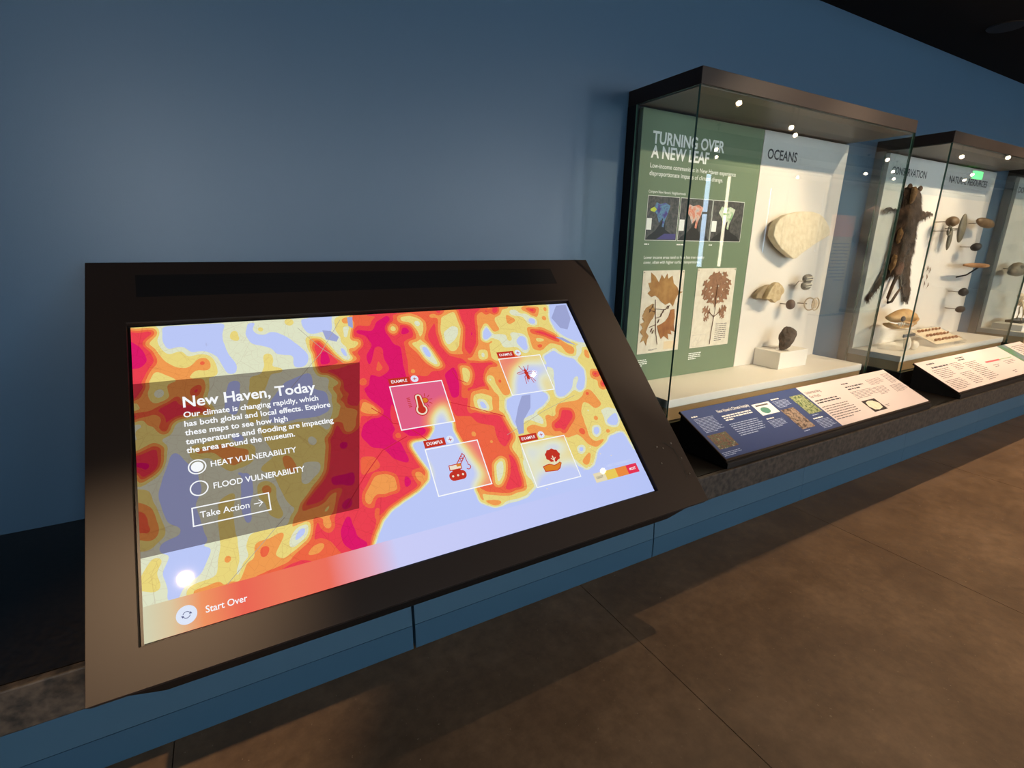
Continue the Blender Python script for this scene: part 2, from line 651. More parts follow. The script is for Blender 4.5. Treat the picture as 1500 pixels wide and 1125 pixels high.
# speaker strip along the top, fine perforation
M_GRILLE = bpy.data.materials.new('perforated_black_grille')
M_GRILLE.use_nodes = True
nt = M_GRILLE.node_tree
pb = nt.nodes['Principled BSDF']
tc = nt.nodes.new('ShaderNodeTexCoord')
vo = nt.nodes.new('ShaderNodeTexVoronoi')
vo.inputs['Scale'].default_value = 260
vo.inputs['Randomness'].default_value = 0.0
nt.links.new(tc.outputs['Object'], vo.inputs['Vector'])
r = ramp(vo.outputs['Distance'], [(0.3, (0.001, 0.001, 0.001, 1)), (0.4, lin((24, 20, 19)))])
nt.links.new(r.outputs[0], pb.inputs['Base Color'])
pb.inputs['Roughness'].default_value = 0.6
pb.inputs['Specular IOR Level'].default_value = 0.2
MB().box(0.018, 1.443, 0.912, 0.992, 0.0105, 0.0118, KS).obj('speaker_grille', M_GRILLE, kiosk)

# tactile map and dots in the lower right of the frame
tl = MB()
tl.outline([(1.575, 0.156), (1.588, 0.150), (1.614, 0.122), (1.613, 0.108), (1.615, 0.095), (1.612, 0.034), (1.610, 0.012), (1.604, 0.006)], 0.0045, 0.0118, KS, closed=False)
tl.obj('tactile_line', M_RUBBER, kiosk)
for (a, b) in ((1.541, .145), (1.565, .135), (1.613, .145), (1.627, .083), (1.527, .083), (1.628, .021)):
    MB().lathe([(0.0001, 0.0035), (0.0026, 0.0028), (0.0036, 0.0)][::-1], KS(a, b, 0.011), KS.n, 10).obj('tactile_dot', M_PIN, kiosk, smooth=True)

# ---- the heat field of the map, millimetres on the screen: level, outline (drawn in order)
HEAT = '''
5:604,878 1120,850 1099,489 776,-120 -14,-17 -2,149 315,157
2:1053,822 1451,811 1455,-3 946,95 986,297 1002,502
1.1:-2,817 602,816 511,571 402,285 267,152 -8,-19
0:69,813 227,815 213,762 225,702 241,665 237,636 215,639 196,701 167,722 134,719 120,741 101,743 80,734 70,765
2:33,775 53,789 61,743 80,714 99,723 114,726 124,702 150,713 179,707 192,660 190,638 100,633 29,634
3:47,738 70,702 92,677 123,669 145,688 166,700 180,680 175,656 143,662 123,643 100,635 68,661 46,672
5:-5,817 13,806 32,809 54,810 59,789 40,774 28,757 47,738 56,699 42,677 26,635 -10,638
3:7,816 35,816 25,801
6:-6,785 7,764 22,751 31,724 34,702 18,680 -9,681
5:166,684 163,676 157,673 152,677 150,686 153,693 159,696 164,692
4.6:84,667 83,662 79,660 75,663 74,669 76,674 80,675 83,673
4.6:107,651 105,646 101,644 97,647 96,653 98,658 102,659 106,657
1:149,646 147,640 143,639 139,641 138,647 140,652 144,654 148,651
1:182,744 179,737 173,734 168,738 167,746 170,753 175,755 180,752
1:218,798 235,809 267,809 277,764 289,731 315,723 394,683 390,635 236,632 241,665 222,707 213,758
2:232,758 242,787 252,786 258,744
0:284,810 314,813 292,787 303,769 329,761 340,773 359,769 385,751 417,710 437,678 429,650 416,639 388,635 394,683 348,691 340,713 321,723 286,734 275,769
2.2:323,782 320,775 314,773 309,776 308,783 311,790 317,793 321,789
2.4:388,813 413,811 404,793 391,797
2.2:314,694 333,692 336,670 322,648 359,639 356,628 302,632 316,656
0:431,815 531,818 523,773 507,745 494,762 470,754 448,753 437,775
5:444,733 475,735 491,710 510,670 538,634 450,627 449,677
3:442,743 462,741 457,714 442,720
6:473,689 496,687 495,637 457,631
0.9:510,750 537,748 538,711 558,672 566,651 551,637 533,644 519,687 507,721
-0.4:531,698 546,689 552,663 542,659
2:532,810 636,819 627,797 551,778 547,725 598,723 599,699 574,681 578,649 560,631 578,667 538,711 536,745 529,772
3.3:557,808 601,810 588,789 560,780
6:586,762 643,749 660,784 705,809 721,807 693,731 702,689 725,681 712,594 716,537 653,536 629,434 635,364 649,298 649,272 606,296 582,338 553,342 529,384 541,422 574,439 581,489 564,563 599,571 601,608 604,659 631,696 617,732 587,746
6:727,727 745,760 767,755 769,732 740,723
6:707,506 730,369 709,349 669,357 653,378
6:838,557 884,586 891,539 871,468 840,460 840,525
6:984,789 996,794 991,770 979,765
6:991,727 1002,720 983,680 971,676
6:833,423 856,420 860,382 833,369
4.6:619,632 643,687 659,682 653,638 664,598 628,575 603,595
4.5:591,817 692,815 659,789 646,762 593,772
2.6:736,752 725,735 709,729 696,738 695,755 705,773 721,779 734,770
1:723,753 719,746 713,744 708,747 707,754 711,761 717,763 722,760
4.3:719,808 893,832 855,751 825,724 824,676 853,590 842,572 749,577 720,554 727,598 734,699 772,709 782,745 752,771 724,761
2:744,803 786,809 816,792 830,770 822,733 801,701 822,671 834,628 845,588 821,581 793,611 774,654 754,683 757,697 786,700 792,722 782,765 744,777
0.9:816,765 809,754 797,750 789,755 788,768 795,779 807,784 816,778
0.7:785,677 808,681 823,640 834,595 817,594 791,627
-0.4:792,668 810,669 815,636 801,629
4.6:743,590 771,608 819,575 786,543 746,551
3:749,579 744,571 735,568 728,573 727,582 733,590 742,593 748,588
3.7:889,817 964,821 969,735 939,650 951,614 915,613 884,628 860,672 864,729
1.9:895,792 957,815 958,766 957,730 928,657 907,636 882,639 873,685 874,737
0.9:881,719 920,745 948,743 939,708 910,682 881,662 878,685
3:851,801 899,807 880,784 855,786
3.1:920,612 954,608 995,653 1040,657 1030,597 1001,575 947,587
1.2:992,636 1023,632 1013,596 983,594
3:1050,816 1182,817 1128,753 1076,726 1101,693 1076,665 1008,651 956,614 997,658 1019,731 1029,776
2:1109,802 1164,809 1200,748 1112,632 1064,631 1087,664 1060,667 1098,724
5:1137,801 1126,785 1109,780 1098,787 1097,803 1109,818 1125,824 1137,817
5:1067,815 1056,800 1040,794 1029,801 1029,817 1039,832 1055,838 1067,831
5:1093,800 1085,789 1074,786 1066,791 1066,802 1073,813 1085,817 1093,811
5:908,809 901,799 891,795 883,800 882,811 889,821 899,825 907,820
-0.3:1032,712 1060,746 1071,696 1039,669 1020,677
0.9:1067,702 1134,690 1123,646 1088,634 1089,670 1063,676
3.3:1157,783 1190,752 1147,733
3.3:1086,763 1108,714 1090,710 1074,736
5:1243,810 1304,806 1283,771 1264,786
3:1225,811 1318,809 1287,757 1255,770
5:1246,810 1304,806 1281,774 1262,789
0.9:1176,801 1209,802 1218,779 1251,783 1278,735 1264,717 1236,732 1225,765 1175,775
-0.3:1274,742 1265,731 1253,727 1244,733 1244,744 1253,755 1266,759 1275,754
0.9:1104,758 1135,762 1126,753 1104,749
0.9:1109,677 1153,701 1200,687 1196,617 1175,595 1160,608 1150,634 1098,633
2:1125,688 1144,686 1137,659 1118,664
-0.4:1156,657 1185,679 1203,671 1192,629 1180,612 1166,629
3.3:1223,714 1285,709 1339,672 1364,627 1394,602 1380,578 1350,581 1340,623 1297,640 1238,609 1211,618
5:1232,707 1286,696 1352,651 1333,637 1285,670 1232,691
4.6:1260,625 1253,617 1243,615 1236,619 1236,628 1243,636 1253,639 1260,634
1.9:1232,669 1278,661 1282,648 1241,640
3.3:1337,808 1353,807 1343,784 1330,784
3.3:1327,751 1321,743 1312,741 1305,745 1306,753 1312,761 1321,763 1327,759
-0.3:1363,816 1459,814 1453,628 1422,625 1378,652 1346,687 1336,737
1:1332,721 1354,670 1409,613 1450,628 1448,603 1378,547 1332,565 1309,605 1241,587 1306,617 1342,573 1383,571 1403,614 1345,648
-0.3:1238,582 1299,603 1321,575 1371,551 1394,505 1379,461 1352,418 1320,417 1328,454 1300,426 1253,404 1223,409 1229,442 1262,525 1243,536
1:1294,426 1327,477 1354,489 1358,476 1319,428
1:1220,539 1266,533 1244,497 1245,480 1224,471
3.3:1432,604 1445,590 1443,546 1426,557
3.4:1426,504 1451,482 1455,424 1437,408 1423,425 1437,453 1407,467
5:1450,479 1440,470 1427,467 1418,473 1419,483 1428,493 1442,496 1450,490
5:1465,431 1455,422 1442,419 1434,425 1434,436 1444,445 1457,448 1466,442
1:1414,441 1411,438 1406,437 1402,439 1402,443 1406,447 1411,448 1415,446
3.3:995,558 1048,572 1044,524 1050,468 1051,433 1020,459 1002,502 975,517
2:988,537 1016,528 1014,500 1026,439 1022,392 996,371 982,404 988,464 977,506
1.1:1005,513 998,504 988,501 981,506 980,516 987,525 998,528 1005,522
5:1045,502 1039,494 1030,491 1023,496 1023,505 1029,513 1038,515 1045,511
5:934,594 1032,588 1058,562 998,567 966,535 954,469 931,485 928,545
3.2:901,587 940,579 943,543 918,498 887,510
1.3:908,578 928,567 931,545 909,510 897,517
3.3:888,505 900,503 888,460 872,463
3.2:913,483 970,485 1001,422 980,384 987,347 906,386 881,415
2:910,467 946,470 1013,438 987,367 926,373 901,402
3.4:996,465 1003,448 984,396 968,393 976,431
0.2:924,447 949,441 956,408 942,385 921,404
-0.3:1027,434 1060,445 1191,436 1195,410 1157,383 1121,370 1095,340 1068,353 1031,313 1019,336 1017,372 1014,399
1:1053,335 1088,363 1125,359 1142,335 1132,310 1105,326 1083,343
3.3:1147,345 1190,353 1221,384 1311,384 1377,417 1388,389 1399,353 1364,341 1344,370 1324,379 1295,338 1291,292 1284,240 1302,215 1348,222 1352,214 1306,194 1272,216 1253,262 1203,255 1064,297 1064,317 1093,322 1141,298
5:1165,315 1200,330 1221,365 1267,354 1263,322 1236,302 1204,276 1192,268 1188,290 1160,284
4.6:1368,407 1361,399 1351,398 1345,402 1345,410 1352,417 1362,419 1369,415
5:1281,262 1274,255 1263,253 1256,258 1256,266 1264,274 1274,275 1281,270
1.1:1193,347 1187,341 1178,339 1172,343 1172,351 1178,358 1187,359 1193,355
1.1:1324,353 1340,348 1339,328 1324,322
-0.2:1320,276 1349,274 1342,248 1317,234 1308,246
1:1379,333 1427,339 1453,321 1443,271 1408,255 1378,269 1383,304
-0.2:1383,284 1445,311 1445,288 1426,257 1393,269
3.3:1385,243 1378,237 1370,236 1364,240 1365,246 1371,252 1379,253 1385,249
3.3:1359,302 1353,297 1345,295 1339,299 1339,306 1345,312 1353,313 1359,309
4.6:827,419 886,400 994,366 1008,293 973,263 991,223 985,149 980,118 918,115 832,135 824,212 813,306
5:890,414 992,382 1003,294 973,270 954,291 963,351 902,374
5:976,250 981,211 983,145 972,125 922,132 922,145 952,173
1.2:902,223 937,239 950,222 934,179 905,145 883,150
0.9:911,207 931,216 929,189 903,165
3.2:933,290 927,282 918,281 911,286 911,294 917,302 926,303 933,298
3.2:863,344 883,341 881,314 859,319
1.8:826,163 848,136 924,111 1010,120 1008,102 968,90 898,94 832,114
1.9:978,262 1008,273 1023,240 1010,120 993,120 989,181 988,228
1:997,212 1023,202 1023,150 998,151
-0.5:808,435 818,396 815,348 823,309 836,250 835,183 819,156 823,114 862,90 909,86 971,89 1018,114 1194,109 1199,160 1223,127 1260,139 1304,191 1351,211 1373,229 1437,236 1469,-6 503,-2 491,64 509,96 534,132 562,154 604,172 649,189 689,214 694,239 673,293 662,331 676,344 723,342 752,377
2:1216,258 1246,247 1266,204 1291,194 1246,139 1214,132 1198,170 1203,194 1189,212
3.2:1231,168 1266,191 1266,181 1236,142 1214,156
-0.2:1225,215 1254,214 1242,191 1219,190
3.2:554,503 578,494 609,456 595,440 544,458
1.8:585,467 581,461 575,459 570,463 569,470 573,476 579,477 584,474
3.1:644,366 639,359 631,358 625,362 624,370 629,377 636,379 643,375
3.1:587,560 582,552 574,550 568,554 566,563 571,571 579,574 585,569
3:502,212 540,260 575,261 598,247 597,204 571,204 555,198 536,208 519,189 498,188
1.8:569,235 567,231 562,230 559,233 558,237 561,241 565,242 569,239
6:625,254 642,225 637,211 612,200
3.2:646,247 670,252 682,233 675,211 657,211
4.3:514,326 557,317 568,279 538,275 503,262
4.4:520,169 544,176 530,147 503,116
6:454,183 460,136 463,108 488,83 493,72 434,66 420,82 423,132
3:501,218 525,209 518,175 501,183
4.4:478,143 475,140 472,139 468,142 468,146 470,149 474,150 477,147
5.2:-3,637 31,634 15,599 -1,582
3.1:15,603 29,628 67,633 81,610 70,574 41,555 2,565
2:31,626 52,635 75,628 73,580 51,565 34,576 27,608
-0.2:44,605 60,613 65,598 52,585
3.2:75,628 122,636 160,633 163,609 152,568 168,534 74,545 79,589
5.2:126,599 146,616 152,608 140,580 128,582
5:-2,552 42,555 79,579 97,587 99,562 123,562 161,539 170,523 124,525 82,512 74,486 59,479 43,500 41,519 18,535 -2,527
3.2:13,536 45,546 61,526 54,503 24,507
1.9:3,507 45,491 55,465 22,452 -1,457
1:19,472 16,465 12,464 7,467 5,474 7,480 12,482 17,479
4.8:-2,440 38,458 57,445 51,391 29,373 1,358
5.6:-2,428 33,420 39,403 35,386 1,370
1:56,418 75,509 96,521 165,503 139,363 98,409 63,425
-0.3:67,412 79,428 87,415 102,389 121,367 126,311 109,283 118,243 122,209 132,181 43,179 35,192 40,207 78,209 84,232 54,252 46,287 41,323 53,364
3.8:-1,310 10,306 25,292 35,240 27,218 0,225
2:-1,341 22,339 26,309 47,242 48,220 18,197 -1,197 2,222 27,218 35,240 25,292 -1,310
2:270,623 321,625 296,567 273,516 284,483 253,478 251,520 266,561
-0.2:217,612 241,613 238,554 223,504 199,529 202,560
-0.2:309,532 358,592 431,618 427,559 466,542 464,485 435,472 380,472 339,462 301,469
-0.2:209,461 236,440 229,421 205,422
2.6:114,434 191,438 254,406 244,369 198,350 157,400 112,402
2:271,464 378,460 445,426 442,390 419,301 392,268 347,259 327,217 312,248 291,329 256,337 304,370
1:385,411 403,416 416,395 404,376 388,386
1:363,341 411,333 406,304 369,273 349,277
-0.2:398,314 396,309 390,307 386,311 385,317 388,322 393,323 397,320
3.6:319,367 335,363 347,327 342,314 324,332
3.7:279,280 275,273 269,272 262,277 261,285 264,292 271,294 277,289
2:251,300 271,305 284,283 287,245 298,206 273,195 264,251 251,267
3.8:281,280 276,272 268,270 261,276 259,285 263,293 272,295 279,290
-0.3:218,326 234,342 240,284 228,260 225,207 215,201 209,255
-0.2:280,194 277,189 272,188 267,192 265,198 268,204 274,205 279,201
-0.2:220,341 217,335 211,334 206,337 205,344 208,350 213,352 219,348
-0.2:459,430 455,423 448,421 442,425 441,433 445,440 452,442 458,438
4:175,211 184,216 187,183 173,175
2:161,276 200,294 188,252 187,174 158,174
5.1:437,401 478,398 530,410 483,178 442,169 374,123 307,168 324,199 358,228 393,252 416,282 442,368
3.4:401,217 415,239 442,248 454,249 433,219 417,175 384,179 334,179 308,168 321,200 360,214
1.6:402,204 419,224 422,212 398,182 381,183
6:465,379 496,377 484,354 466,357
6:423,280 493,285 485,246 431,251
6:440,202 472,221 466,188 436,180
5:450,627 578,629 555,517 509,512 511,571 478,604 455,607
3.6:478,561 510,566 510,535 542,523 543,472 531,414 488,400 479,437 491,469 503,501
1.8:482,594 499,592 491,569 472,541 487,508 502,501 476,438 467,462 464,530
1.4:525,461 521,455 516,453 511,457 510,463 513,469 519,471 524,467
1.4:511,414 508,408 502,406 497,410 497,416 500,422 506,424 510,420
5.2:514,523 557,528 546,478 511,491
2:1,140 24,175 43,169 26,143 35,111 29,100 -2,113
-0.3:59,174 140,171 127,150 113,117 75,95 58,64 46,75 49,100 39,134
2:160,178 192,180 193,131 171,81 155,58 86,74 80,91 104,93 144,97
3.2:116,83 152,87 152,62 83,69 92,84
3.3:174,130 171,124 165,123 159,127 158,135 161,141 167,142 172,137
0.9:188,171 219,183 204,153 209,121 186,67 170,78 192,123
1.9:219,179 302,178 310,123 277,112 260,100 218,64 197,61 215,117 207,152
3.4:229,154 260,154 297,169 291,155 266,119 260,100 283,93 329,97 367,129 403,101 380,83 343,83 303,83 257,75 225,84 215,68 202,47 221,98 225,130
5:238,140 254,137 251,126 237,110
1.8:266,110 295,128 306,151 320,173 366,176 351,130 307,104 282,94
0.3:315,157 333,173 353,177 348,144 313,123 300,121
3.2:383,175 410,172 410,146 396,135 383,153
1.8:403,155 402,153 399,152 397,154 397,157 398,159 401,159 403,158
4.6:219,80 257,78 320,86 368,86 400,120 447,64 330,50 195,49
5:255,59 275,79 306,80 324,94 344,79 328,60 285,60
6:277,69 294,80 313,83 307,66
5:349,130 368,128 370,117 350,116
3.2:1046,581 1096,589 1094,546 1053,454 1023,445
5:1065,596 1149,601 1126,571 1074,568
2:1149,601 1232,604 1231,558 1159,567
-0.3:1134,564 1240,551 1207,473 1152,425 1059,440 1068,493 1107,544
1.9:1183,500 1230,505 1223,443 1180,443
-0.4:702,305 829,298 857,262 878,200 860,171 700,165
4:836,306 876,306 880,200 873,161 862,168 862,215 839,259
0.7:1021,260 1188,258 1192,206 1093,206 1039,165 1017,119 1006,172
-0.4:1111,248 1158,243 1156,213 1108,203
-0.4:1024,255 1050,255 1048,225 1021,221
-0.4:1060,160 1195,175 1189,115 1023,115 1021,134
5.9:645,537 822,538 820,421 748,394 717,376 648,375
-0.3:783,452 822,463 813,382 722,380 746,418
'''
CELL = 4.0
NX, NY = int(SW * 1000 / CELL) + 1, int(SH * 1000 / CELL) + 1
gx, gy = np.meshgrid(np.arange(NX) * CELL, np.arange(NY) * CELL)
field = np.ones((NY, NX))
for row in HEAT.strip().split('\n'):
    lv, pts = row.split(':')
    poly = [tuple(float(q) for q in p.split(',')) for p in pts.split()]
    ins = np.zeros_like(field, bool)
    for i in range(len(poly)):
        (ax, ay), (bx, by) = poly[i], poly[(i + 1) % len(poly)]
        if ay == by:
            continue
        c = ((ay > gy) != (by > gy)) & (gx < (bx - ax) * (gy - ay) / (by - ay) + ax)
        ins ^= c
    field[ins] = float(lv)


def blur(f, sg):
    k = np.exp(-0.5 * (np.arange(-int(3 * sg), int(3 * sg) + 1) / sg) ** 2)
    k /= k.sum()
    n = len(k) // 2
    g = np.pad(f, n, mode='edge')
    g = np.apply_along_axis(lambda r: np.convolve(r, k, 'valid'), 1, g)
    return np.apply_along_axis(lambda r: np.convolve(r, k, 'valid'), 0, g)


heat = blur(field, 1.75)
soft = blur(field, 5.0)


def sample(f, a, b):
    u = min(max(a * 1000 / CELL, 0), NX - 1.001)
    v = min(max(b * 1000 / CELL, 0), NY - 1.001)
    i, j = int(u), int(v)
    s, t = u - i, v - j
    return (f[j, i] * (1 - s) + f[j, i + 1] * s) * (1 - t) + (f[j + 1, i] * (1 - s) + f[j + 1, i + 1] * s) * t


HCOL = [(190, 203, 250), (226, 230, 200), (236, 217, 128), (243, 158, 84), (240, 104, 70), (238, 66, 82), (224, 27, 106)]
HPOS = [0.0, 0.55, 1.4, 2.45, 3.75, 4.6, 5.55]


def heat_material(name, const, streets):
    m = bpy.data.materials.new(name)
    m.use_nodes = True
    global nt, tc
    nt = m.node_tree
    nt.nodes.remove(nt.nodes['Principled BSDF'])
    at = nt.nodes.new('ShaderNodeAttribute')
    at.attribute_name = 'level'
    mul = nt.nodes.new('ShaderNodeMath')
    mul.operation = 'MULTIPLY_ADD'
    mul.inputs[1].default_value = 1 / 8.0
    mul.inputs[2].default_value = 1 / 8.0
    nt.links.new(at.outputs['Fac'], mul.inputs[0])
    if const:
        st = [((p + 1) / 8.0 if i else 0.0, lin(c)) for i, (p, c) in enumerate(zip(HPOS, HCOL))]
    else:
        st = [((p + 1) / 8.0, lin(c)) for p, c in zip((0, .8, 1.6, 2.6, 3.6, 4.6, 5.4), HCOL)]
    r = ramp(mul.outputs[0], st)
    r.color_ramp.interpolation = 'CONSTANT' if const else 'LINEAR'
    out = r.outputs[0]
    if streets:
        tc = nt.nodes.new('ShaderNodeTexCoord')
        for sc, th, dark in ((12, 0.008, 0.92), (46, 0.022, 0.95)):
            v = nt.nodes.new('ShaderNodeTexVoronoi')
            v.feature = 'DISTANCE_TO_EDGE'
            v.inputs['Scale'].default_value = sc
            nt.links.new(tc.outputs['Object'], v.inputs['Vector'])
            rr2 = ramp(v.outputs['Distance'], [(th * 0.6, (dark * .97, dark * .92, dark * .92, 1)), (th, (1, 1, 1, 1))])
            # streets only on land
            land = ramp(mul.outputs[0], [(0.17, (0, 0, 0, 1)), (0.2, (1, 1, 1, 1))])
            out = mixc(land.outputs[0], out, mixc(1.0, out, rr2.outputs[0], 'MULTIPLY'))
    if not const:
        out = mixc(0.14, out, lin((236, 232, 240)))
    e = nt.nodes.new('ShaderNodeEmission')
    nt.links.new(out, e.inputs[0])
    nt.links.new(e.outputs[0], nt.nodes['Material Output'].inputs[0])
    return m


M_HEAT = heat_material('heat_map_display', True, True)
M_HEATS = heat_material('soft_heat_display', False, False)


def heat_grid(name, a0, a1, b0, b1, nx, ny, h, f, m, parent):
    mb = MB()
    vs, vals = [], []
    for j in range(ny):
        for i in range(nx):
            a, b = a0 + (a1 - a0) * i / (nx - 1), b0 + (b1 - b0) * j / (ny - 1)
            vs.append(KS(a, b, h))
            vals.append(sample(f, a, b))
    fs = [(j * nx + i, j * nx + i + 1, (j + 1) * nx + i + 1, (j + 1) * nx + i) for j in range(ny - 1) for i in range(nx - 1)]
    mb.add(vs, fs)
    o = mb.obj(name, m, parent)
    at = o.data.attributes.new('level', 'FLOAT', 'POINT')
    at.data.foreach_set('value', np.array(vals, np.float32))
    return o


screen = heat_grid('screen', 0, SW, 0, SH, NX, NY, 0.0, heat, M_HEAT, kiosk)
# lakes and river drawn on the map in a deeper lavender
M_LAKE = emis('lake_display', (160, 168, 214))
for poly in ([(1.397, .808), (1.445, .81), (1.438, .74), (1.40, .69), (1.37, .70), (1.35, .75)],
             [(1.09, .435), (1.125, .435), (1.105, .385), (1.062, .345), (1.045, .30), (1.025, .298), (1.03, .345), (1.06, .395)],
             [(.49, .765), (.515, .76), (.535, .735), (.525, .718), (.495, .73)],
             [(.575, .81), (.592, .81), (.585, .765), (.572, .775)],
             [(1.37, .63), (1.405, .615), (1.36, .655), (1.33, .66)]):
    MB().flat(poly, 0.0004, KS).obj('lake_shape', M_LAKE, screen)
M_ROAD = emis('road_line_display', (206, 42, 60))
for pl in ([(.45, .19), (.52, .27), (.58, .33), (.66, .36)], [(.58, .47), (.62, .43), (.63, .41), (.66, .40), (.70, .36), (.72, .335)],
           [(.83, .45), (.90, .42), (1.0, .37)], [(.87, .565), (.88, .53), (.905, .515)]):
    MB().outline(pl, 0.0024, 0.0004, KS, closed=False).obj('road_line', M_ROAD, screen)
M_RAIL = emis('rail_line_display', (176, 168, 150))
for pl in ([(.985, .305), (1.15, .365), (1.30, .405)], [(.36, .56), (.47, .68), (.55, .80)], [(.42, .78), (.475, .70), (.53, .64)], [(.155, .07), (.30, .20)]):
    MB().outline(pl, 0.0014, 0.0004, KS, closed=False).obj('rail_line', M_RAIL, screen)

# dark see-through information panel on the screen
m = bpy.data.materials.new('dark_overlay')
m.use_nodes = True
nt = m.node_tree
nt.nodes.remove(nt.nodes['Principled BSDF'])
tr = nt.nodes.new('ShaderNodeBsdfTransparent')
tr.inputs[0].default_value = (0.37, 0.335, 0.35, 1)
nt.links.new(tr.outputs[0], nt.nodes['Material Output'].inputs[0])
MB().flat([(0.0, .1805), (.482, .1785), (.579, .634), (0.0, .636)], 0.0010, KS).obj('information_overlay', m, screen)
E_W = emis('white_display', (250, 252, 255))
E_W2 = emis('pale_display', (226, 234, 252))
E_RED = emis('brick_red_display', (196, 52, 38))
E_ORG = emis('ochre_display', (222, 132, 44))
E_PALE = emis('sand_display', (240, 226, 204))
E_GREY = emis('slate_display', (96, 100, 140))
text('heading_text', 'New Haven, Today', 0.105, 0.550, 0.330, 0.031, E_W, screen, KS, 0.0016, bold=0.02)
bd = MB()
for s, y, w in (('Our climate is changing rapidly, which', .520, .333), ('has both global and local effects. Explore', .4935, .362), ('these maps to see how high', .468, .243),
                ('temperatures and flooding are impacting', .4425, .361), ('the area around the museum.', .418, .254)):
    text('', s, 0.104, y, w, 0.0155, None, None, KS, 0.0016, bold=0.022, mb=bd)
bd.obj('body_text', E_W, screen)
text('option_text', 'HEAT VULNERABILITY', 0.153, 0.371, 0.202, 0.0150, E_W, screen, KS, 0.0016, bold=0.016)
text('option_text', 'FLOOD VULNERABILITY', 0.154, 0.312, 0.213, 0.0150, E_W, screen, KS, 0.0016, bold=0.016)
MB().ring(.1235, .377, .020, .020, .003, .0016, KS).disc(.1235, .377, .0135, .0135, .0016, KS).obj('option_button', E_W, screen)
MB().ring(.1235, .320, .020, .020, .003, .0016, KS).obj('option_button', E_W, screen)
MB().outline([(.105, .2275), (.272, .2275), (.272, .2725), (.105, .2725)], .003, .0016, KS).obj('button_outline', E_W, screen)
text('button_text', 'Take Action', .120, .2445, .106, .015, E_W, screen, KS, 0.0016, bold=0.012)
ar = MB().outline([(.237, .251), (.256, .251)], .002, .0016, KS, closed=False).outline([(.248, .259), (.256, .251), (.248, .243)], .002, .0016, KS, closed=False)
ar.obj('button_arrow', E_W, screen)

# bottom bar, blurred colours running along it
m = bpy.data.materials.new('bottom_bar_display')
m.use_nodes = True
nt = m.node_tree
nt.nodes.remove(nt.nodes['Principled BSDF'])
at = nt.nodes.new('ShaderNodeAttribute')
at.attribute_name = 'along'
r = ramp(at.outputs['Fac'], [(0.0, lin((214, 212, 180))), (0.035, lin((222, 200, 160))), (0.075, lin((242, 150, 100))), (0.13, lin((238, 104, 86))), (0.19, lin((240, 122, 92))), (0.26, lin((240, 112, 92))), (0.33, lin((232, 172, 190))), (0.38, lin((205, 208, 250))), (1.0, lin((186, 200, 250)))])
e = nt.nodes.new('ShaderNodeEmission')
nt.links.new(r.outputs[0], e.inputs[0])
nt.links.new(e.outputs[0], nt.nodes['Material Output'].inputs[0])
bar = MB()
N = 60
bar.add([KS(SW * i / N, b, 0.0010) for b in (0.0, 0.075) for i in range(N + 1)], [(i, i + 1, N + 2 + i, N + 1 + i) for i in range(N)])
bo = bar.obj('bottom_bar', m, screen)
at = bo.data.attributes.new('along', 'FLOAT', 'POINT')
at.data.foreach_set('value', np.array([i / N for _ in (0, 1) for i in range(N + 1)], np.float32))
MB().disc(.078, .034, .020, .020, .0016, KS).obj('restart_button', E_W2, screen)
ic = MB()
ic.ring(.078, .034, .0075, .0075, .0014, .0020, KS, 14, a0=0.5, a1=2.9).ring(.078, .034, .0075, .0075, .0014, .0020, KS, 14, a0=3.64, a1=6.04)
ic.flat([(.0825, .0345), (.0885, .0345), (.0855, .0395)], .0020, KS).flat([(.0675, .0335), (.0735, .0335), (.0705, .0285)], .0020, KS)
ic.obj('restart_symbol', E_GREY, screen)
text('restart_text', 'Start Over', .114, .0265, .083, .0145, E_W, screen, KS, 0.0016, bold=0.012)

# four example cards
CARDS = [(.650, .8225, .3825, .5335), (1.055, 1.2275, .4415, .589), (.7035, .8755, .159, .3065), (1.019, 1.189, .1125, .2635)]
for ci, (a0, a1, b0, b1) in enumerate(CARDS):
    heat_grid('example_card', a0, a1, b0, b1, 30, 26, .0010, soft, M_HEATS, screen)
    MB().outline([(a0, b0), (a1, b0), (a1, b1), (a0, b1)], .0034, .0016, KS).obj('card_border', E_W, screen)
    MB().quad(a0 + .001, a0 + .069, b1 + .004, b1 + .029, .0014, KS).obj('example_tag', E_RED, screen)
    text('tag_text', 'EXAMPLE', a0 + .009, b1 + .0115, .051, .0100, E_W, screen, KS, .0018, bold=.012)
    MB().disc(a0 + .0855, b1 + .0185, .0125, .0125, .0014, KS).obj('plus_button', E_W2, screen)
    c = (a0 + .0855, b1 + .0185)
    MB().outline([(c[0] - .005, c[1]), (c[0] + .005, c[1])], .002, .0018, KS, closed=False).outline([(c[0], c[1] - .005), (c[0], c[1] + .005)], .002, .0018, KS, closed=False).obj('plus_symbol', E_RED, screen)


def icon(name, c, parts, h0=.0018):
    ob = MB()
    ms = []
    for i, (m, fn) in enumerate(parts):
        if m not in ms:
            ms.append(m)
        k0 = len(ob.f)
        fn(ob, c, h0 + i * .0003)
        for j in range(k0, len(ob.f)):
            ob.mi[j] = ms.index(m)
    ob.obj(name, ms, screen)


def thermo(r):
    def fn(ob, c, h):
        p = []
        for t in np.linspace(0, math.pi, 9):
            p.append((.729 + (.0095 + r) * math.cos(t), .484 + (.0095 + r) * math.sin(t)))
        for t in np.linspace(math.pi * 0.72, math.pi * 2.28, 18):
            p.append((.729 + (.0175 + r) * math.cos(t), .439 + (.0175 + r) * math.sin(t)))
        ob.flat(p, h, KS)
    return fn


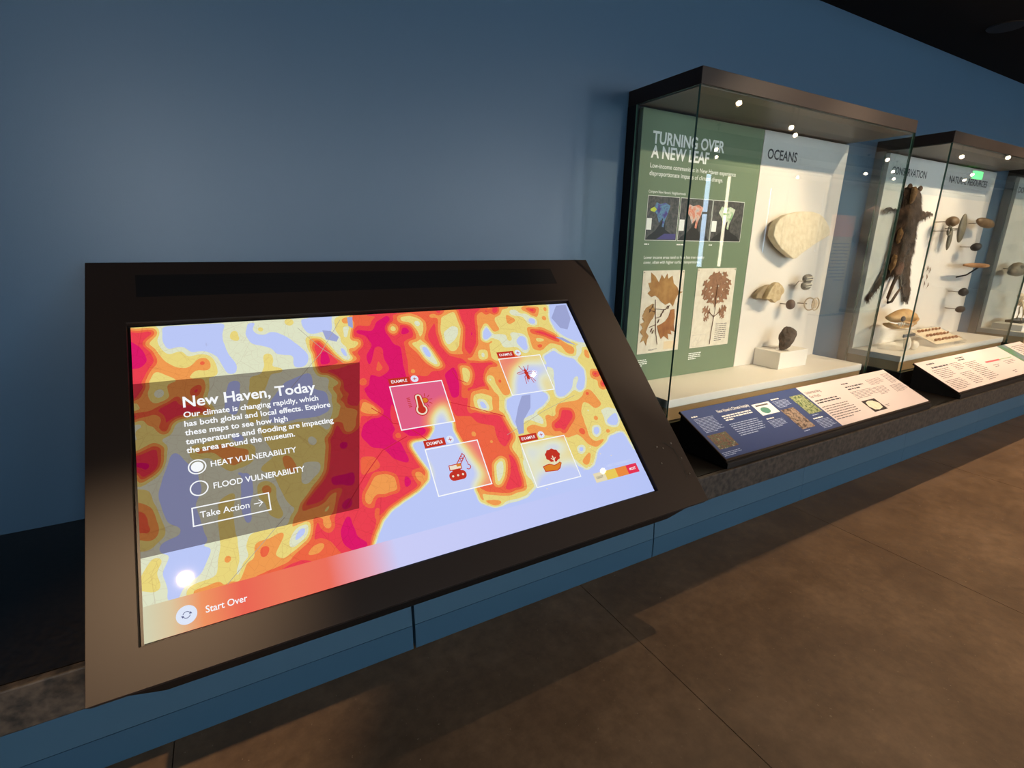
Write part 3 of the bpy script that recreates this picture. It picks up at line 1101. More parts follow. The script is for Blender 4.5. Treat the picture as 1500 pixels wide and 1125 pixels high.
def rays(ob, c, h):
    for t in (0.1, 0.75, 1.4, -0.6, -1.3):
        d = (math.cos(t), math.sin(t))
        ob.outline([(.748 + d[0] * .015, .470 + d[1] * .015), (.748 + d[0] * .024, .470 + d[1] * .024)], .0022, h, KS, closed=False)
    for i in range(6):
        ob.outline([(.693, .486 - i * .0062), (.701, .486 - i * .0062)], .0024, h, KS, closed=False)


icon('thermometer_symbol', (0, 0), [(E_RED, rays), (E_RED, lambda ob, c, h: ob.disc(.748, .470, .0115, .0105, h, KS)), (E_ORG, lambda ob, c, h: ob.disc(.748, .470, .0092, .0082, h, KS)),
                                    (E_RED, thermo(.0035)), (E_PALE, thermo(.0005)), (E_RED, thermo(-.0045))])


def insect(ob, c, h):
    ob.disc(1.142, .520, .0075, .009, h, KS).disc(1.143, .507, .0062, .014, h, KS).disc(1.141, .531, .005, .006, h, KS)
    for sd in (-1, 1):
        ob.ring(1.142 + sd * .022, .522 - sd * .001, .0165, .0052, .0022, h, KS, 20)
    for pl in ([(1.139, .528), (1.131, .534), (1.123, .552)], [(1.142, .532), (1.143, .540), (1.140, .549)], [(1.145, .528), (1.154, .536), (1.161, .551)],
               [(1.139, .514), (1.130, .506), (1.127, .479)], [(1.146, .514), (1.150, .503), (1.157, .479)], [(1.140, .508), (1.136, .497), (1.137, .486)], [(1.146, .506), (1.158, .498), (1.166, .484)]):
        ob.outline(pl, .0024, h, KS, closed=False)


icon('insect_symbol', (0, 0), [(E_RED, insect)])


def crane_a(ob, c, h):
    p = []
    for t in np.linspace(math.pi / 2, 3 * math.pi / 2, 9):
        p.append((.765 + .0135 * math.cos(t), .2075 + .0145 * math.sin(t)))
    for t in np.linspace(-math.pi / 2, math.pi / 2, 9):
        p.append((.793 + .0135 * math.cos(t), .2075 + .0145 * math.sin(t)))
    ob.flat(p, h, KS)
    ob.outline([(.768, .2235), (.790, .2235)], .005, h, KS, closed=False)
    ob.outline([(.759, .2265), (.797, .2265), (.798, .2425), (.760, .2420)], .0026, h, KS)
    ob.outline([(.786, .243), (.812, .272), (.818, .264), (.796, .238)], .0026, h, KS)
    ob.outline([(.793, .251), (.803, .249), (.800, .258), (.810, .256), (.807, .266)], .002, h, KS, closed=False)
    ob.outline([(.817, .266), (.821, .236)], .002, h, KS, closed=False)
    ob.ring(.819, .227, .0088, .0088, .0026, h, KS, 14, a0=-2.6, a1=1.5)


icon('crane_symbol', (0, 0), [(E_PALE, lambda ob, c, h: ob.flat([(.759, .2265), (.797, .2265), (.798, .2425), (.760, .2420)], h, KS)), (E_RED, crane_a),
                              (E_ORG, lambda ob, c, h: ob.flat([(.784, .234), (.797, .234), (.797, .2425), (.783, .2425)], h, KS)),
                              (E_PALE, lambda ob, c, h: [ob.disc(x, .2075, .0034, .0034, h, KS) for x in (.763, .779, .795)])])


def crown(ob, c, h):
    ob.flat([(1.1165 + (.0275 + .0014 * math.cos(9 * t)) * math.cos(t), .2035 + (.0225 + .0014 * math.cos(9 * t)) * math.sin(t)) for t in np.linspace(0, 2 * math.pi, 48, endpoint=False)], h, KS)


def trunk(ob, c, h):
    ob.outline([(1.1155, .176), (1.1145, .200)], .0042, h, KS, closed=False)
    ob.outline([(1.107, .194), (1.1145, .186), (1.123, .195)], .0026, h, KS, closed=False)


def hand(g):
    def fn(ob, c, h):
        ob.flat([(1.067 - g, .172 + g), (1.082, .176 + g), (1.094, .176 + g), (1.109, .169 + g), (1.121, .171 + g), (1.133, .176 + g), (1.137 + g, .172), (1.124 + g, .156 - g), (1.113, .151 - g), (1.092, .153 - g), (1.069 - g, .156 - g)], h, KS)
    return fn


icon('tree_symbol', (0, 0), [(E_RED, crown), (E_PALE, trunk), (E_RED, hand(.0015)), (E_ORG, hand(-.001))])

# legend in the corner of the sea
for i, c in enumerate(((232, 220, 186), (236, 204, 92), (238, 140, 66), (232, 52, 84))):
    MB().quad(1.238 + i * .0475, 1.238 + (i + 1) * .0475, .078, .1105, .0010, KS).obj('legend_swatch', emis('legend_%d' % i, c), screen)
text('legend_text', 'LEAST', 1.246, .090, .028, .0085, emis('legend_ink', (96, 88, 70)), screen, KS, .0016)
text('legend_text', 'MOST', 1.390, .090, .028, .0085, E_W, screen, KS, .0016, bold=.02)
text('legend_text', 'HEAT VULNERABILITY', 1.306, .1195, .110, .0085, emis('legend_pale', (214, 222, 252)), screen, KS, .0016)
for (a, b) in ((.97, .045), (1.05, .10), (1.23, .135), (1.25, .145), (1.21, .13), (1.30, .17), (1.27, .20), (1.34, .155), (.95, .03)):
    MB().quad(a, a + .004, b, b + .003, .0004, KS).obj('island_shape', E_PALE, screen)
# cover glass over the whole display
m = glass_mat('display_cover_glass', (1, 1, 1), 1.45, rough=0.022)
MB().quad(-0.006, SW + 0.006, -0.003, SH + 0.007, 0.0042, KS).obj('cover_glass', m, kiosk)

# ------------------------------------------------------------------ glass display cases
def photo_mat(name, cols, scale, detail=6, rough=0.5):
    if name in MATS:
        return MATS[name]
    global nt, tc
    m = bpy.data.materials.new(name)
    m.use_nodes = True
    nt = m.node_tree
    pb = nt.nodes['Principled BSDF']
    pb.inputs['Roughness'].default_value = rough
    tc = nt.nodes.new('ShaderNodeTexCoord')
    n = noise(scale, detail, 0.65)
    k = len(cols)
    r = ramp(n.outputs[0], [(0.32 + 0.36 * i / (k - 1), lin(c)) for i, c in enumerate(cols)])
    nt.links.new(r.outputs[0], pb.inputs['Base Color'])
    MATS[name] = m
    return m


YB = -0.080           # face of the boards
ZT, ZF, ZG = 2.055, 1.995, 0.652
BF = Frame((0, YB, 0), (1, 0, 0), (0, 0, 1), (0, -1, 0))
M_LINER = mat('case_roof_liner', (112, 104, 96), 0.45, spec=0.4)


def pane(name, x0, x1, y0, y1, z0, z1, parent, normal):
    mb = MB().box(x0, x1, y0, y1, z0, z1)
    face = {'y': (2, 3), 'x': (4, 5)}[normal]
    mb.mi = [0 if i in face else 1 for i in range(6)]
    return mb.obj(name, [M_GLASS, M_GEDGE], parent)


def board(x0, x1, m, parent, shade_z=None):
    o = MB().box(x0, x1, YB, -0.0552, 0.7512, 1.982).obj('back_board', m, parent, bevel=0.0015)
    if shade_z:
        MB().quad(x0 + .001, x1 - .001, shade_z, 1.980, 0.0004, BF).obj('canopy_shade_band', M_CANOPY_SHADE, o)  # shadow cast by the canopy, painted on as a grey strip
    return o


def case(x0, x1, label, frame_m=None):
    c = thing('display_case', ((x0 + x1) / 2, -0.2, ZC), label, 'display case', 'glass display cases on the counter')
    MB().box(x0, x1, -0.401, -0.002, ZF, ZT).obj('canopy', M_BRONZE, c, bevel=0.002)
    MB().box(x0 + .012, x1 - .012, -0.39, -0.056, ZF - .004, ZF - .0005).obj('roof_liner', M_LINER, c)
    MB().box(x0, x1, -0.055, -0.002, ZG, ZF - .0005).obj('back_frame', frame_m or M_BLACK, c)
    MB().box(x0, x1, -0.401, -0.002, ZC + .001, ZG - .001).obj('base', M_BLACK, c, bevel=0.003)
    MB().box(x0 + .02, x1 - .012, -0.372, -0.058, ZG, .7115).obj('plinth', M_TAN, c)
    MB().box(x0 + .017, x1 - .010, -0.376, -0.0565, .7125, .7505).obj('shelf_slab', M_WHITE, c, bevel=0.002)
    pane('front_glass', x0, x1, -0.401, -0.392, ZG, ZF - .001, c, 'y')
    pane('side_glass', x0, x0 + .009, -0.3915, -0.0555, ZG, ZF - .001, c, 'x')
    pane('side_glass', x1 - .009, x1, -0.3915, -0.0555, ZG, ZF - .001, c, 'x')
    return c


C1 = case(1.633, 3.250, 'glass display case with green board and OCEANS panel, nearest the touchscreen')
C2 = case(3.680, 5.300, 'glass display case holding a brown pelt, with CONSERVATION and NATURAL RESOURCES panels', mat('grey_frame', (112, 112, 110), .6))
C3 = case(5.727, 7.345, 'glass display case cut off by the photo edge, holding a turtle skull and small skeleton', mat('grey_frame', (112, 112, 110), .6))

# ---- case 1, green board
gb = board(1.652, 2.471, M_GREEN, C1)
tb = MB()
text('', 'TURNING OVER', 1.718, 1.848, .468, .048, None, None, BF, .0006, bold=.026, mb=tb)
text('', 'A NEW LEAF', 1.715, 1.790, .372, .048, None, None, BF, .0006, bold=.026, mb=tb)
tb.obj('title_text', M_INKW, gb)
for ls in ((('Low-income communities in New Haven experience', 1.716, 1.748, .575, .019), ('disproportionate impacts of climate change.', 1.715, 1.716, .487, .019)),
           (("Compare New Haven\u2019s Neighborhoods", 1.719, 1.643, .236, .0115),),
           (('Lower income areas tend to have less tree canopy', 1.722, 1.352, .409, .0135), ('cover, often with higher surface temperatures.', 1.722, 1.329, .380, .0135))):
    tb = MB()
    for q in ls:
        text('', *q, None, None, BF, .0006, bold=.006, mb=tb)
    tb.obj('body_text', M_INKW, gb)
for a, w in ((1.717, .05), (1.926, .085), (2.152, .05)):
    greek('caption_text', a, a + w, 1.424, 1.412, 1, M_INKW, gb, BF, .0006)
greek('caption_text', 1.725, 1.80, .866, .828, 4, M_INKW, gb, BF, .0006)
greek('caption_text', 2.093, 2.19, .868, .828, 4, M_INKW, gb, BF, .0006)
M_SAT = photo_mat('satellite_print', [(30, 34, 34), (66, 68, 66), (92, 88, 86)], 60, 8)
M_SEA = mat('harbour_print', (12, 18, 20), 0.6)
CITY = [photo_mat('city_print_purple', [(60, 40, 110), (70, 60, 140), (90, 140, 170), (60, 50, 110)], 26),
        photo_mat('city_print_red', [(120, 160, 190), (214, 190, 176), (206, 110, 84), (226, 190, 170)], 34),
        photo_mat('city_print_green', [(70, 130, 76), (150, 190, 140), (220, 222, 208), (110, 160, 100)], 30)]
for i, (a0, a1) in enumerate(((1.717, 1.918), (1.926, 2.148), (2.152, 2.385))):
    w = a1 - a0
    f = Frame(BF(a0, 1.435, 0), (1, 0, 0), (0, 0, 1), (0, -1, 0))
    h = .197
    pm = MB()
    pm.quad(0, w, 0, h, .0006, f, 0)
    q = lambda pts: [(u * w, v * h) for u, v in pts]
    pm.flat(q([(0.02, .02), (.98, .02), (.9, .12), (.62, .25), (.60, .45), (.52, .55), (.46, .40), (.30, .22), (.1, .1)]), .0009, f, 1)
    pm.flat(q([(.28, .86), (.40, .82), (.55, .86), (.72, .80), (.66, .62), (.58, .45), (.56, .30), (.50, .32), (.52, .52), (.40, .40), (.32, .58), (.20, .70)]), .0012, f, 2)
    pm.flat(q([(.02, .24), (.17, .24), (.17, .50), (.02, .50)]), .0013, f, 3)
    if i == 0:
        pm.flat(q([(.10, .70), (.22, .76), (.30, .70), (.24, .64), (.12, .66)]), .0014, f, 4)
        pm.flat(q([(.35, .03), (.97, .03), (.97, .16), (.60, .16)]), .0010, f, 5)
    for e in ((0, w, 0, .002), (0, w, h - .002, h), (0, .002, 0, h), (w - .002, w, 0, h)):
        pm.quad(*e, .0015, f, 3)
    pm.obj('map_print', [M_SAT, M_SEA, CITY[i], M_INKW, mat('lime_print', (190, 206, 60), .6), mat('violet_print', (66, 62, 124), .6)], gb)

# ---- white boards and their titles
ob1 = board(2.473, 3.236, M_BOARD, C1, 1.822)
text('title_text', 'OCEANS', 2.515, 1.852, .250, .046, M_INKD, ob1, BF, .001, bold=.02)
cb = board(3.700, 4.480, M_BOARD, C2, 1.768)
text('title_text', 'CONSERVATION', 3.752, 1.866, .450, .043, M_INKD, cb, BF, .001, bold=.02)
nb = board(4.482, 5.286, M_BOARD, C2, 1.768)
text('title_text', 'NATURAL RESOURCES', 4.536, 1.866, .622, .043, M_INKD, nb, BF, .001, bold=.02)
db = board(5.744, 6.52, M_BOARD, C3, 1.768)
text('title_text', 'DOM', 5.716 + .05, 1.866, .17, .043, M_INKD, db, BF, .001, bold=.02)
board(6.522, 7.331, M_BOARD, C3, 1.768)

# ---- herbarium sheets pinned to the green board
M_SHEET = mat('herbarium_paper', (228, 222, 206), 0.8, noise=(30, (218, 210, 192)))
LEAFC = [mat('maple_leaf_ochre', (176, 134, 78), .8, noise=(22, (150, 106, 60), 6)), mat('maple_leaf_rust', (170, 114, 66), .8, noise=(22, (142, 90, 52), 6)),
         mat('maple_leaf_tan', (180, 144, 94), .8, noise=(22, (156, 116, 72), 6))]
M_OAKL = mat('oak_leaf_brown', (158, 116, 88), .8, noise=(30, (132, 94, 70), 6))
M_STEM = mat('dry_stem', (96, 62, 46), .8)


def sheet(x0, x1, z0, z1, label, slant=0.0):
    s = thing('herbarium_sheet', ((x0 + x1) / 2, YB, z0), label, 'specimen sheet', 'herbarium sheets on the green board')
    MB().prism([(x0, z0), (x1 + slant, z0), (x1, z1), (x0, z1)], .0006, .0022, BF).obj('paper', M_SHEET, s)
    for a in (x0 + .008, x1 - .008):
        MB().lathe([(.003, 0), (.003, .0012), (.0015, .002)], BF(a, z1 - .008, .0022), (0, -1, 0), 8).obj('pin', M_PIN, s)
    return s


s1 = sheet(1.725, 2.000, .894, 1.297, 'herbarium sheet with three big maple leaves, left sheet on the green board', .006)
L1 = [(1.774, 1.289), (1.804, 1.27), (1.83, 1.24), (1.844, 1.278), (1.864, 1.258), (1.881, 1.283), (1.89, 1.257), (1.917, 1.272), (1.93, 1.234), (1.959, 1.214), (1.967, 1.195), (2.001, 1.19), (1.965, 1.176), (1.952, 1.154), (1.94, 1.12), (1.916, 1.14), (1.886, 1.13), (1.852, 1.15), (1.834, 1.166), (1.812, 1.178), (1.788, 1.172), (1.761, 1.191), (1.779, 1.205), (1.76, 1.239), (1.78, 1.242)]
L2 = [(1.769, 1.117), (1.745, 1.107), (1.763, 1.083), (1.739, 1.074), (1.756, 1.054), (1.729, 1.045), (1.749, 1.024), (1.731, 1.006), (1.754, 0.985), (1.737, 0.952), (1.761, 0.962), (1.78, 0.933), (1.784, 0.964), (1.792, 0.982), (1.772, 1.003), (1.78, 1.026), (1.797, 1.055), (1.81, 1.069), (1.801, 1.1)]
L3 = [(1.953, 1.107), (1.926, 1.105), (1.915, 1.071), (1.896, 1.049), (1.866, 1.035), (1.841, 1.029), (1.855, 0.997), (1.876, 0.96), (1.895, 0.974), (1.931, 0.952), (1.921, 0.984), (1.949, 0.978), (1.94, 0.999), (1.969, 0.989), (1.958, 1.029), (1.960, 1.068)]
L4 = [(1.759, 1.121), (1.802, 1.141), (1.825, 1.099), (1.811, 1.065), (1.774, 1.071), (1.738, 1.081)]
for i, (L, k, h) in enumerate(((L4, 2, .0026), (L1, 0, .003), (L2, 2, .0034), (L3, 1, .003))):
    MB().prism(L, h, h + .0006, BF).obj('leaf', LEAFC[k], s1)
st = MB()
for pl in ([(1.815, 1.159), (1.826, 1.068), (1.838, .991), (1.853, .935)], [(1.82, 1.114), (1.889, 1.107), (1.902, 1.125)], [(1.822, 1.099), (1.78, 1.112)], [(1.833, 1.037), (1.79, 1.025)], [(1.826, 1.068), (1.861, 1.074)]):
    st.tube([BF(a, b, .0052) for a, b in pl], .0016, 6)
st.obj('stem', M_STEM, s1)
for j, (a, b) in enumerate(((1.786, 1.108), (1.800, 1.128), (1.862, 1.082), (1.846, 1.052), (1.906, 1.118), (1.872, 1.098), (1.815, 1.001), (1.803, 1.010))):
    MB().prism([(a - .006, b - .010), (a + .002, b - .006), (a + .008, b + .010), (a + .001, b + .008)], .005, .0062, BF).obj('seed', mat('maple_seed', (84, 50, 38), .8), s1)
lb = MB().quad(1.90, 1.985, .905, .945, .0026, BF, 0)
lb.obj('sheet_label', mat('cream_label', (226, 206, 170), .8), s1)
greek('label_print', 1.80, 1.86, .915, .905, 2, M_INKG, s1, BF, .0026)

s2 = sheet(2.092, 2.385, .892, 1.303, 'herbarium sheet with a twig of many small oak leaves, right sheet on the green board', .006)


def oak_leaf(c, ang, ln):
    pts = []
    half = [(0, .02), (.14, .05), (.24, .24), (.32, .30), (.36, .10), (.46, .12), (.52, .36), (.60, .38), (.64, .13), (.72, .12), (.78, .26), (.86, .26), (.88, .10), (1.0, .0)]
    for u, v in half:
        pts.append((u, v))
    for u, v in half[::-1][1:]:
        pts.append((u, -v))
    ca, sa = math.cos(ang), math.sin(ang)
    return [(c[0] + (u * ca - v * sa) * ln, c[1] + (u * sa + v * ca) * ln) for u, v in pts]


rr_ = random.Random(3)
CL = [(2.247, 1.10, 1.55, .11), (2.235, 1.16, 1.75, .13), (2.262, 1.15, 1.25, .13), (2.22, 1.12, 2.2, .095), (2.275, 1.12, .9, .095), (2.21, 1.15, 2.6, .085), (2.285, 1.15, .5, .075), (2.225, 1.07, 2.75, .075),
      (2.275, 1.07, .35, .075), (2.20, 1.19, 2.4, .075), (2.295, 1.18, .8, .085), (2.215, 1.06, -2.6, .05), (2.29, 1.075, -.7, .055), (2.245, 1.20, 1.5, .09), (2.27, 1.21, 1.1, .085), (2.215, 1.20, 1.9, .075)]
for i, (a, b, g, ln) in enumerate(CL):
    MB().prism(oak_leaf((a, b), g, ln), .0026 + .0004 * (i % 5), .0031 + .0004 * (i % 5), BF).obj('leaf', M_OAKL, s2)
st = MB()
for pl in ([(2.25, 1.22), (2.247, 1.149), (2.252, 1.092), (2.247, 1.051), (2.242, .977), (2.239, .903)], [(2.247, 1.051), (2.205, 1.080)], [(2.247, 1.051), (2.295, 1.078)]):
    st.tube([BF(a, b, .006) for a, b in pl], .0018, 6)
st.obj('stem', M_STEM, s2)
greek('label_print', 2.275, 2.370, 1.015, .915, 9, M_INKG, s2, BF, .0026, th=.35)
lb = MB()
for k in range(5):
    lb.outline([(2.108 + .012 * k, .905 + .05 * rr_.random()), (2.13 + .012 * k, .92 + .05 * rr_.random())], .0012, .0026, BF, closed=False)
lb.outline([(2.104, .90), (2.205, .90), (2.205, .96), (2.104, .96)], .001, .0026, BF)
lb.obj('sketch_print', mat('pale_print', (180, 176, 172), .8), s2)

# ---- case 1, ocean specimens
M_FOSSIL = mat('cream_fossil', (226, 214, 188), .85, noise=(30, (212, 198, 168), 7), bump=(60, .5))
M_FOSSIL2 = mat('cream_bone', (210, 190, 152), .85, noise=(40, (184, 160, 122), 7), bump=(80, .6))
FAN = [(2.539, 1.47), (2.543, 1.522), (2.575, 1.557), (2.638, 1.583), (2.705, 1.596), (2.772, 1.602), (2.85, 1.603), (2.92, 1.594), (2.968, 1.578), (3.005, 1.553), (3.035, 1.53), (3.053, 1.505), (3.06, 1.482), (3.0, 1.458), (2.935, 1.433), (2.87, 1.402), (2.821, 1.38), (2.775, 1.352), (2.748, 1.349), (2.714, 1.362), (2.66, 1.385), (2.619, 1.405), (2.57, 1.44)]
t = thing('fossil_slab', (2.78, YB, 1.35), 'large cream fan-shaped slab hanging on the OCEANS panel', 'fossil')
f14 = Frame((0, -0.10, 0), (1, 0, 0), (0, 0, 1), (0, -1, 0))
MB().prism([(a + .02, b) for a, b in FAN], 0.0, .050, f14, shrink=.93).obj('slab', M_FOSSIL, t, bevel=.006, seg=3)
MB().tube([(2.80, -.079, 1.50), (2.80, -.102, 1.50)], .006).obj('pin', M_PIN, t)
FRAG = [(2.512, 1.139), (2.518, 1.164), (2.568, 1.199), (2.628, 1.22), (2.657, 1.226), (2.698, 1.207), (2.723, 1.183), (2.721, 1.164), (2.699, 1.154), (2.695, 1.124), (2.671, 1.121), (2.655, 1.11), (2.635, 1.119), (2.613, 1.135), (2.57, 1.14)]
t = thing('bone_fragment', (2.61, YB, 1.11), 'broken cream bone fragment pinned below the large fan-shaped slab', 'fossil')
mb = MB().prism([(2.57, 1.142), (2.60, 1.192), (2.632, 1.218), (2.657, 1.226), (2.698, 1.207), (2.723, 1.183), (2.721, 1.164), (2.704, 1.152), (2.697, 1.128), (2.671, 1.121), (2.655, 1.112), (2.635, 1.122), (2.612, 1.136), (2.592, 1.133)], .045, .075, Frame((0, YB, 0), (1, 0, 0), (0, 0, 1), (0, -1, 0)))
mb.obj('fragment', M_FOSSIL2, t, bevel=.004, seg=3)
MB().prism([(2.52, 1.14), (2.53, 1.165), (2.575, 1.198), (2.63, 1.214), (2.66, 1.20), (2.66, 1.14), (2.62, 1.128), (2.56, 1.135)], .015, .046, BF, shrink=.9).obj('fragment_back', mat('shaded_bone_back', (158, 140, 112), .9, bump=(80, .6)), t, bevel=.006)  # bone colour darkened: shade on the fragment's left side is painted in
MB().tube([(2.63, YB + .0005, 1.17), (2.63, YB - .02, 1.17)], .004).obj('pin', M_PIN, t)
t = thing('striped_shell', (2.93, YB, 1.19), 'grey two-lobed shell on a bent wire, right of the bone fragment', 'shell')
M_SHELL = mat('grey_shell', (158, 150, 138), .4, noise=(26, (96, 92, 88), 2))
MB().blob((2.930, -.15, 1.238), (.040, .022, .027), 5, .03, 3).obj('upper_lobe', M_SHELL, t, smooth=True)
MB().blob((2.926, -.15, 1.200), (.038, .022, .026), 6, .03, 3).obj('lower_lobe', M_SHELL, t, smooth=True)
for dz, w in ((1.246, .030), (1.232, .032), (1.207, .030), (1.193, .028)):
    MB().tube([(2.93 - w, -.165, dz - .002), (2.93, -.1745, dz + .003), (2.93 + w, -.165, dz + .001)], .004, 6).obj('stripe', mat('pale_stripe', (216, 208, 190), .4), t, smooth=True)
MB().tube([(2.87, YB + .0005, 1.20), (2.87, -.12, 1.20), (2.872, -.135, 1.225), (2.90, -.15, 1.225)], .0028).obj('wire_mount', M_PIN, t)
t = thing('round_nodule', (2.822, YB, 1.07), 'small round dark brown nodule on a pin, below the grey shell', 'nodule')
MB().blob((2.822, -.14, 1.095), (.026, .024, .029), 2, .02, 3).obj('nodule', mat('brown_nodule', (108, 88, 78), .55, noise=(30, (86, 70, 64))), t, smooth=True)
MB().tube([(2.815, YB + .0005, 1.095), (2.82, -.12, 1.095)], .003).obj('pin', M_PIN, t)
t = thing('bone_ring', (3.03, YB, 1.05), 'pair of pale bone rings on a pin at the right edge of the OCEANS panel', 'fossil')
mb = MB()
for c, tilt in (((3.052, -.150, 1.088), .2), ((3.000, -.145, 1.090), 1.2)):
    pts = []
    for k in range(25):
        a = 2 * math.pi * k / 24
        pts.append((c[0] + .027 * math.cos(a) * math.cos(tilt), c[1] - .027 * math.cos(a) * math.sin(tilt), c[2] + .036 * math.sin(a)))
    mb2 = MB().tube(pts, .004, 8)
    mb2.obj('ring', mat('pale_bone', (216, 196, 168), .6), t, smooth=True)
MB().blob((3.052, -.146, 1.088), (.021, .004, .028), 3, .02, 3, rot=Matrix.Rotation(-.2, 3, 'Z')).obj('ring_web', mat('pale_bone_web', (208, 184, 154), .6), t, smooth=True)
MB().tube([(2.985, YB + .0005, 1.09), (2.998, -.13, 1.09)], .003).obj('pin', M_PIN, t)
blk = MB().box(2.637, 2.897, -.242, -.084, .7512, .848).obj('plinth_block', M_WHITE, bevel=.0015)
tag(blk, 'small white block on the shelf slab carrying a dark rock', 'plinth')
t = thing('dark_rock', (2.75, -.18, .848), 'small rough dark grey rock standing on the white block', 'rock')
M_ROCK = mat('dark_rock_stone', (78, 68, 60), .75, noise=(36, (36, 32, 30), 6), bump=(40, .8))
MB().blob((2.752, -.19, .918), (.050, .038, .066), 21, .13, 4, rot=Matrix.Rotation(.35, 3, 'Y')).obj('rock', M_ROCK, t, smooth=False)
MB().lathe([(.038, 0), (.038, .002), (.036, .003)], (2.715, -.20, .8485), n=20).obj('disc_stand', M_ACRYL, t)

# ---- case 2
M_FUR = mat('brown_fur', (104, 78, 58), .9, spec=.15, noise=(14, (52, 39, 30), 8), bump=(150, 1.0))
M_FURT = mat('tan_fur', (150, 112, 70), .9, spec=.15, noise=(30, (110, 78, 48), 6), bump=(150, 1.0))
PELT = [(3.924, 1.792), (3.965, 1.808), (4.007, 1.805), (4.06, 1.806), (4.115, 1.79), (4.14, 1.74), (4.15, 1.697), (4.217, 1.656), (4.29, 1.665), (4.351, 1.661), (4.343, 1.639), (4.242, 1.604), (4.155, 1.58), (4.170, 1.52), (4.184, 1.463), (4.195, 1.40), (4.187, 1.33), (4.217, 1.222), (4.262, 1.16), (4.28, 1.125), (4.285, 1.06), (4.28, 1.038), (4.224, 1.055), (4.182, 1.128), (4.102, 1.225), (4.012, 1.24), (3.932, 1.214), (3.821, 1.14), (3.748, 1.061), (3.722, 1.085), (3.803, 1.186), (3.867, 1.288), (3.871, 1.363), (3.885, 1.42), (3.89, 1.464), (3.885, 1.53), (3.893, 1.601), (3.894, 1.64), (3.806, 1.644), (3.752, 1.63), (3.713, 1.645), (3.739, 1.662), (3.81, 1.668), (3.885, 1.66), (3.94, 1.688), (3.935, 1.74)]
t = thing('animal_pelt', (4.0, YB, 1.04), 'dark brown furry animal pelt spread on the CONSERVATION panel', 'pelt')
# ragged fur edge
rp = []
rr_ = random.Random(11)
for i in range(len(PELT)):
    (ax, ay), (bx, by) = PELT[i], PELT[(i + 1) % len(PELT)]
    L = math.hypot(bx - ax, by - ay)
    nx, ny = (by - ay) / L, -(bx - ax) / L
    k = max(1, int(L / .022))
    for j in range(k):
        u = j / k
        q = rr_.uniform(-.004, .010) * (1 if j else .3)
        rp.append((ax + (bx - ax) * u + nx * q, ay + (by - ay) * u + ny * q))
hide = MB().pillow(rp, .050, Frame((0, YB - .014, 0), (1, 0, 0), (0, 0, 1), (0, -1, 0)), .018, back=.15, jitter=.16, reach=.10, power=.6)
# coat of thin locks lying downwards over the hide
for f_ in list(hide.f):
    vs_ = [hide.v[i] for i in f_]
    c_ = sum(vs_, Vector()) / len(vs_)
    if c_.y > YB - .012:
        continue
    n_ = (vs_[1] - vs_[0]).cross(vs_[2] - vs_[0])
    if n_.length < 1e-12:
        continue
    n_.normalize()
    for _ in range(3):
        w1, w2 = rr_.random(), rr_.random()
        if w1 + w2 > 1:
            w1, w2 = 1 - w1, 1 - w2
        q_ = vs_[0] + (vs_[1] - vs_[0]) * w1 + (vs_[2] - vs_[0]) * w2
        d_ = (Vector((rr_.uniform(-.5, .5), 0, -1)) + n_ * rr_.uniform(.35, .8)).normalized() * rr_.uniform(.018, .034)
        s_ = d_.cross(n_).normalized() * .0022
        hide.add([q_ - s_, q_ + s_, q_ + d_], [(0, 1, 2)])
hide.obj('hide', M_FUR, t, smooth=True)
for pl, m2 in (([(3.945, 1.795), (3.985, 1.80), (4.0, 1.76), (3.985, 1.70), (3.955, 1.69), (3.945, 1.74)], M_FURT),
               ([(3.89, 1.53), (3.915, 1.55), (3.925, 1.50), (3.905, 1.44), (3.885, 1.45)], M_FURT),
               ([(3.885, 1.38), (3.915, 1.37), (3.91, 1.30), (3.895, 1.24), (3.87, 1.28)], M_FURT),
               ([(3.945, 1.33), (4.0, 1.36), (4.05, 1.30), (4.03, 1.235), (3.96, 1.235), (3.93, 1.27)], mat('russet_fur', (104, 66, 44), .9, bump=(150, 1.0)))):
    MB().pillow(pl, .02, Frame((0, YB - .050, 0), (1, 0, 0), (0, 0, 1), (0, -1, 0)), .014, back=.8, jitter=.1).obj('fur_patch', m2, t, smooth=True)
MB().tube([BF(a, b, .03) for a, b in ((4.06, 1.25), (4.032, 1.235), (3.998, 1.17), (3.965, 1.085), (3.985, 1.05), (4.03, 1.055), (4.07, 1.10), (4.118, 1.15))], .011, 8, taper=[1.3, 1.2, 1, .9, .8, .8, .8, .5]).obj('tail', M_FUR, t, smooth=True)
for c in ((3.735, 1.072), (4.268, 1.045), (3.728, 1.648), (4.344, 1.65)):
    for k in range(4):
        MB().tube([BF(c[0] + (k - 1.5) * .008, c[1], .02), BF(c[0] + (k - 1.5) * .012, c[1] - .022, .026)], .003, 6, taper=[1, .3]).obj('claw', mat('claw_horn', (96, 82, 66), .5), t, smooth=True)
for c in ((3.95, 1.80), (4.09, 1.795)):
    MB().blob(BF(c[0], c[1], .03), (.02, .012, .018), 4, .05, 2).obj('ear', M_FUR, t, smooth=True)

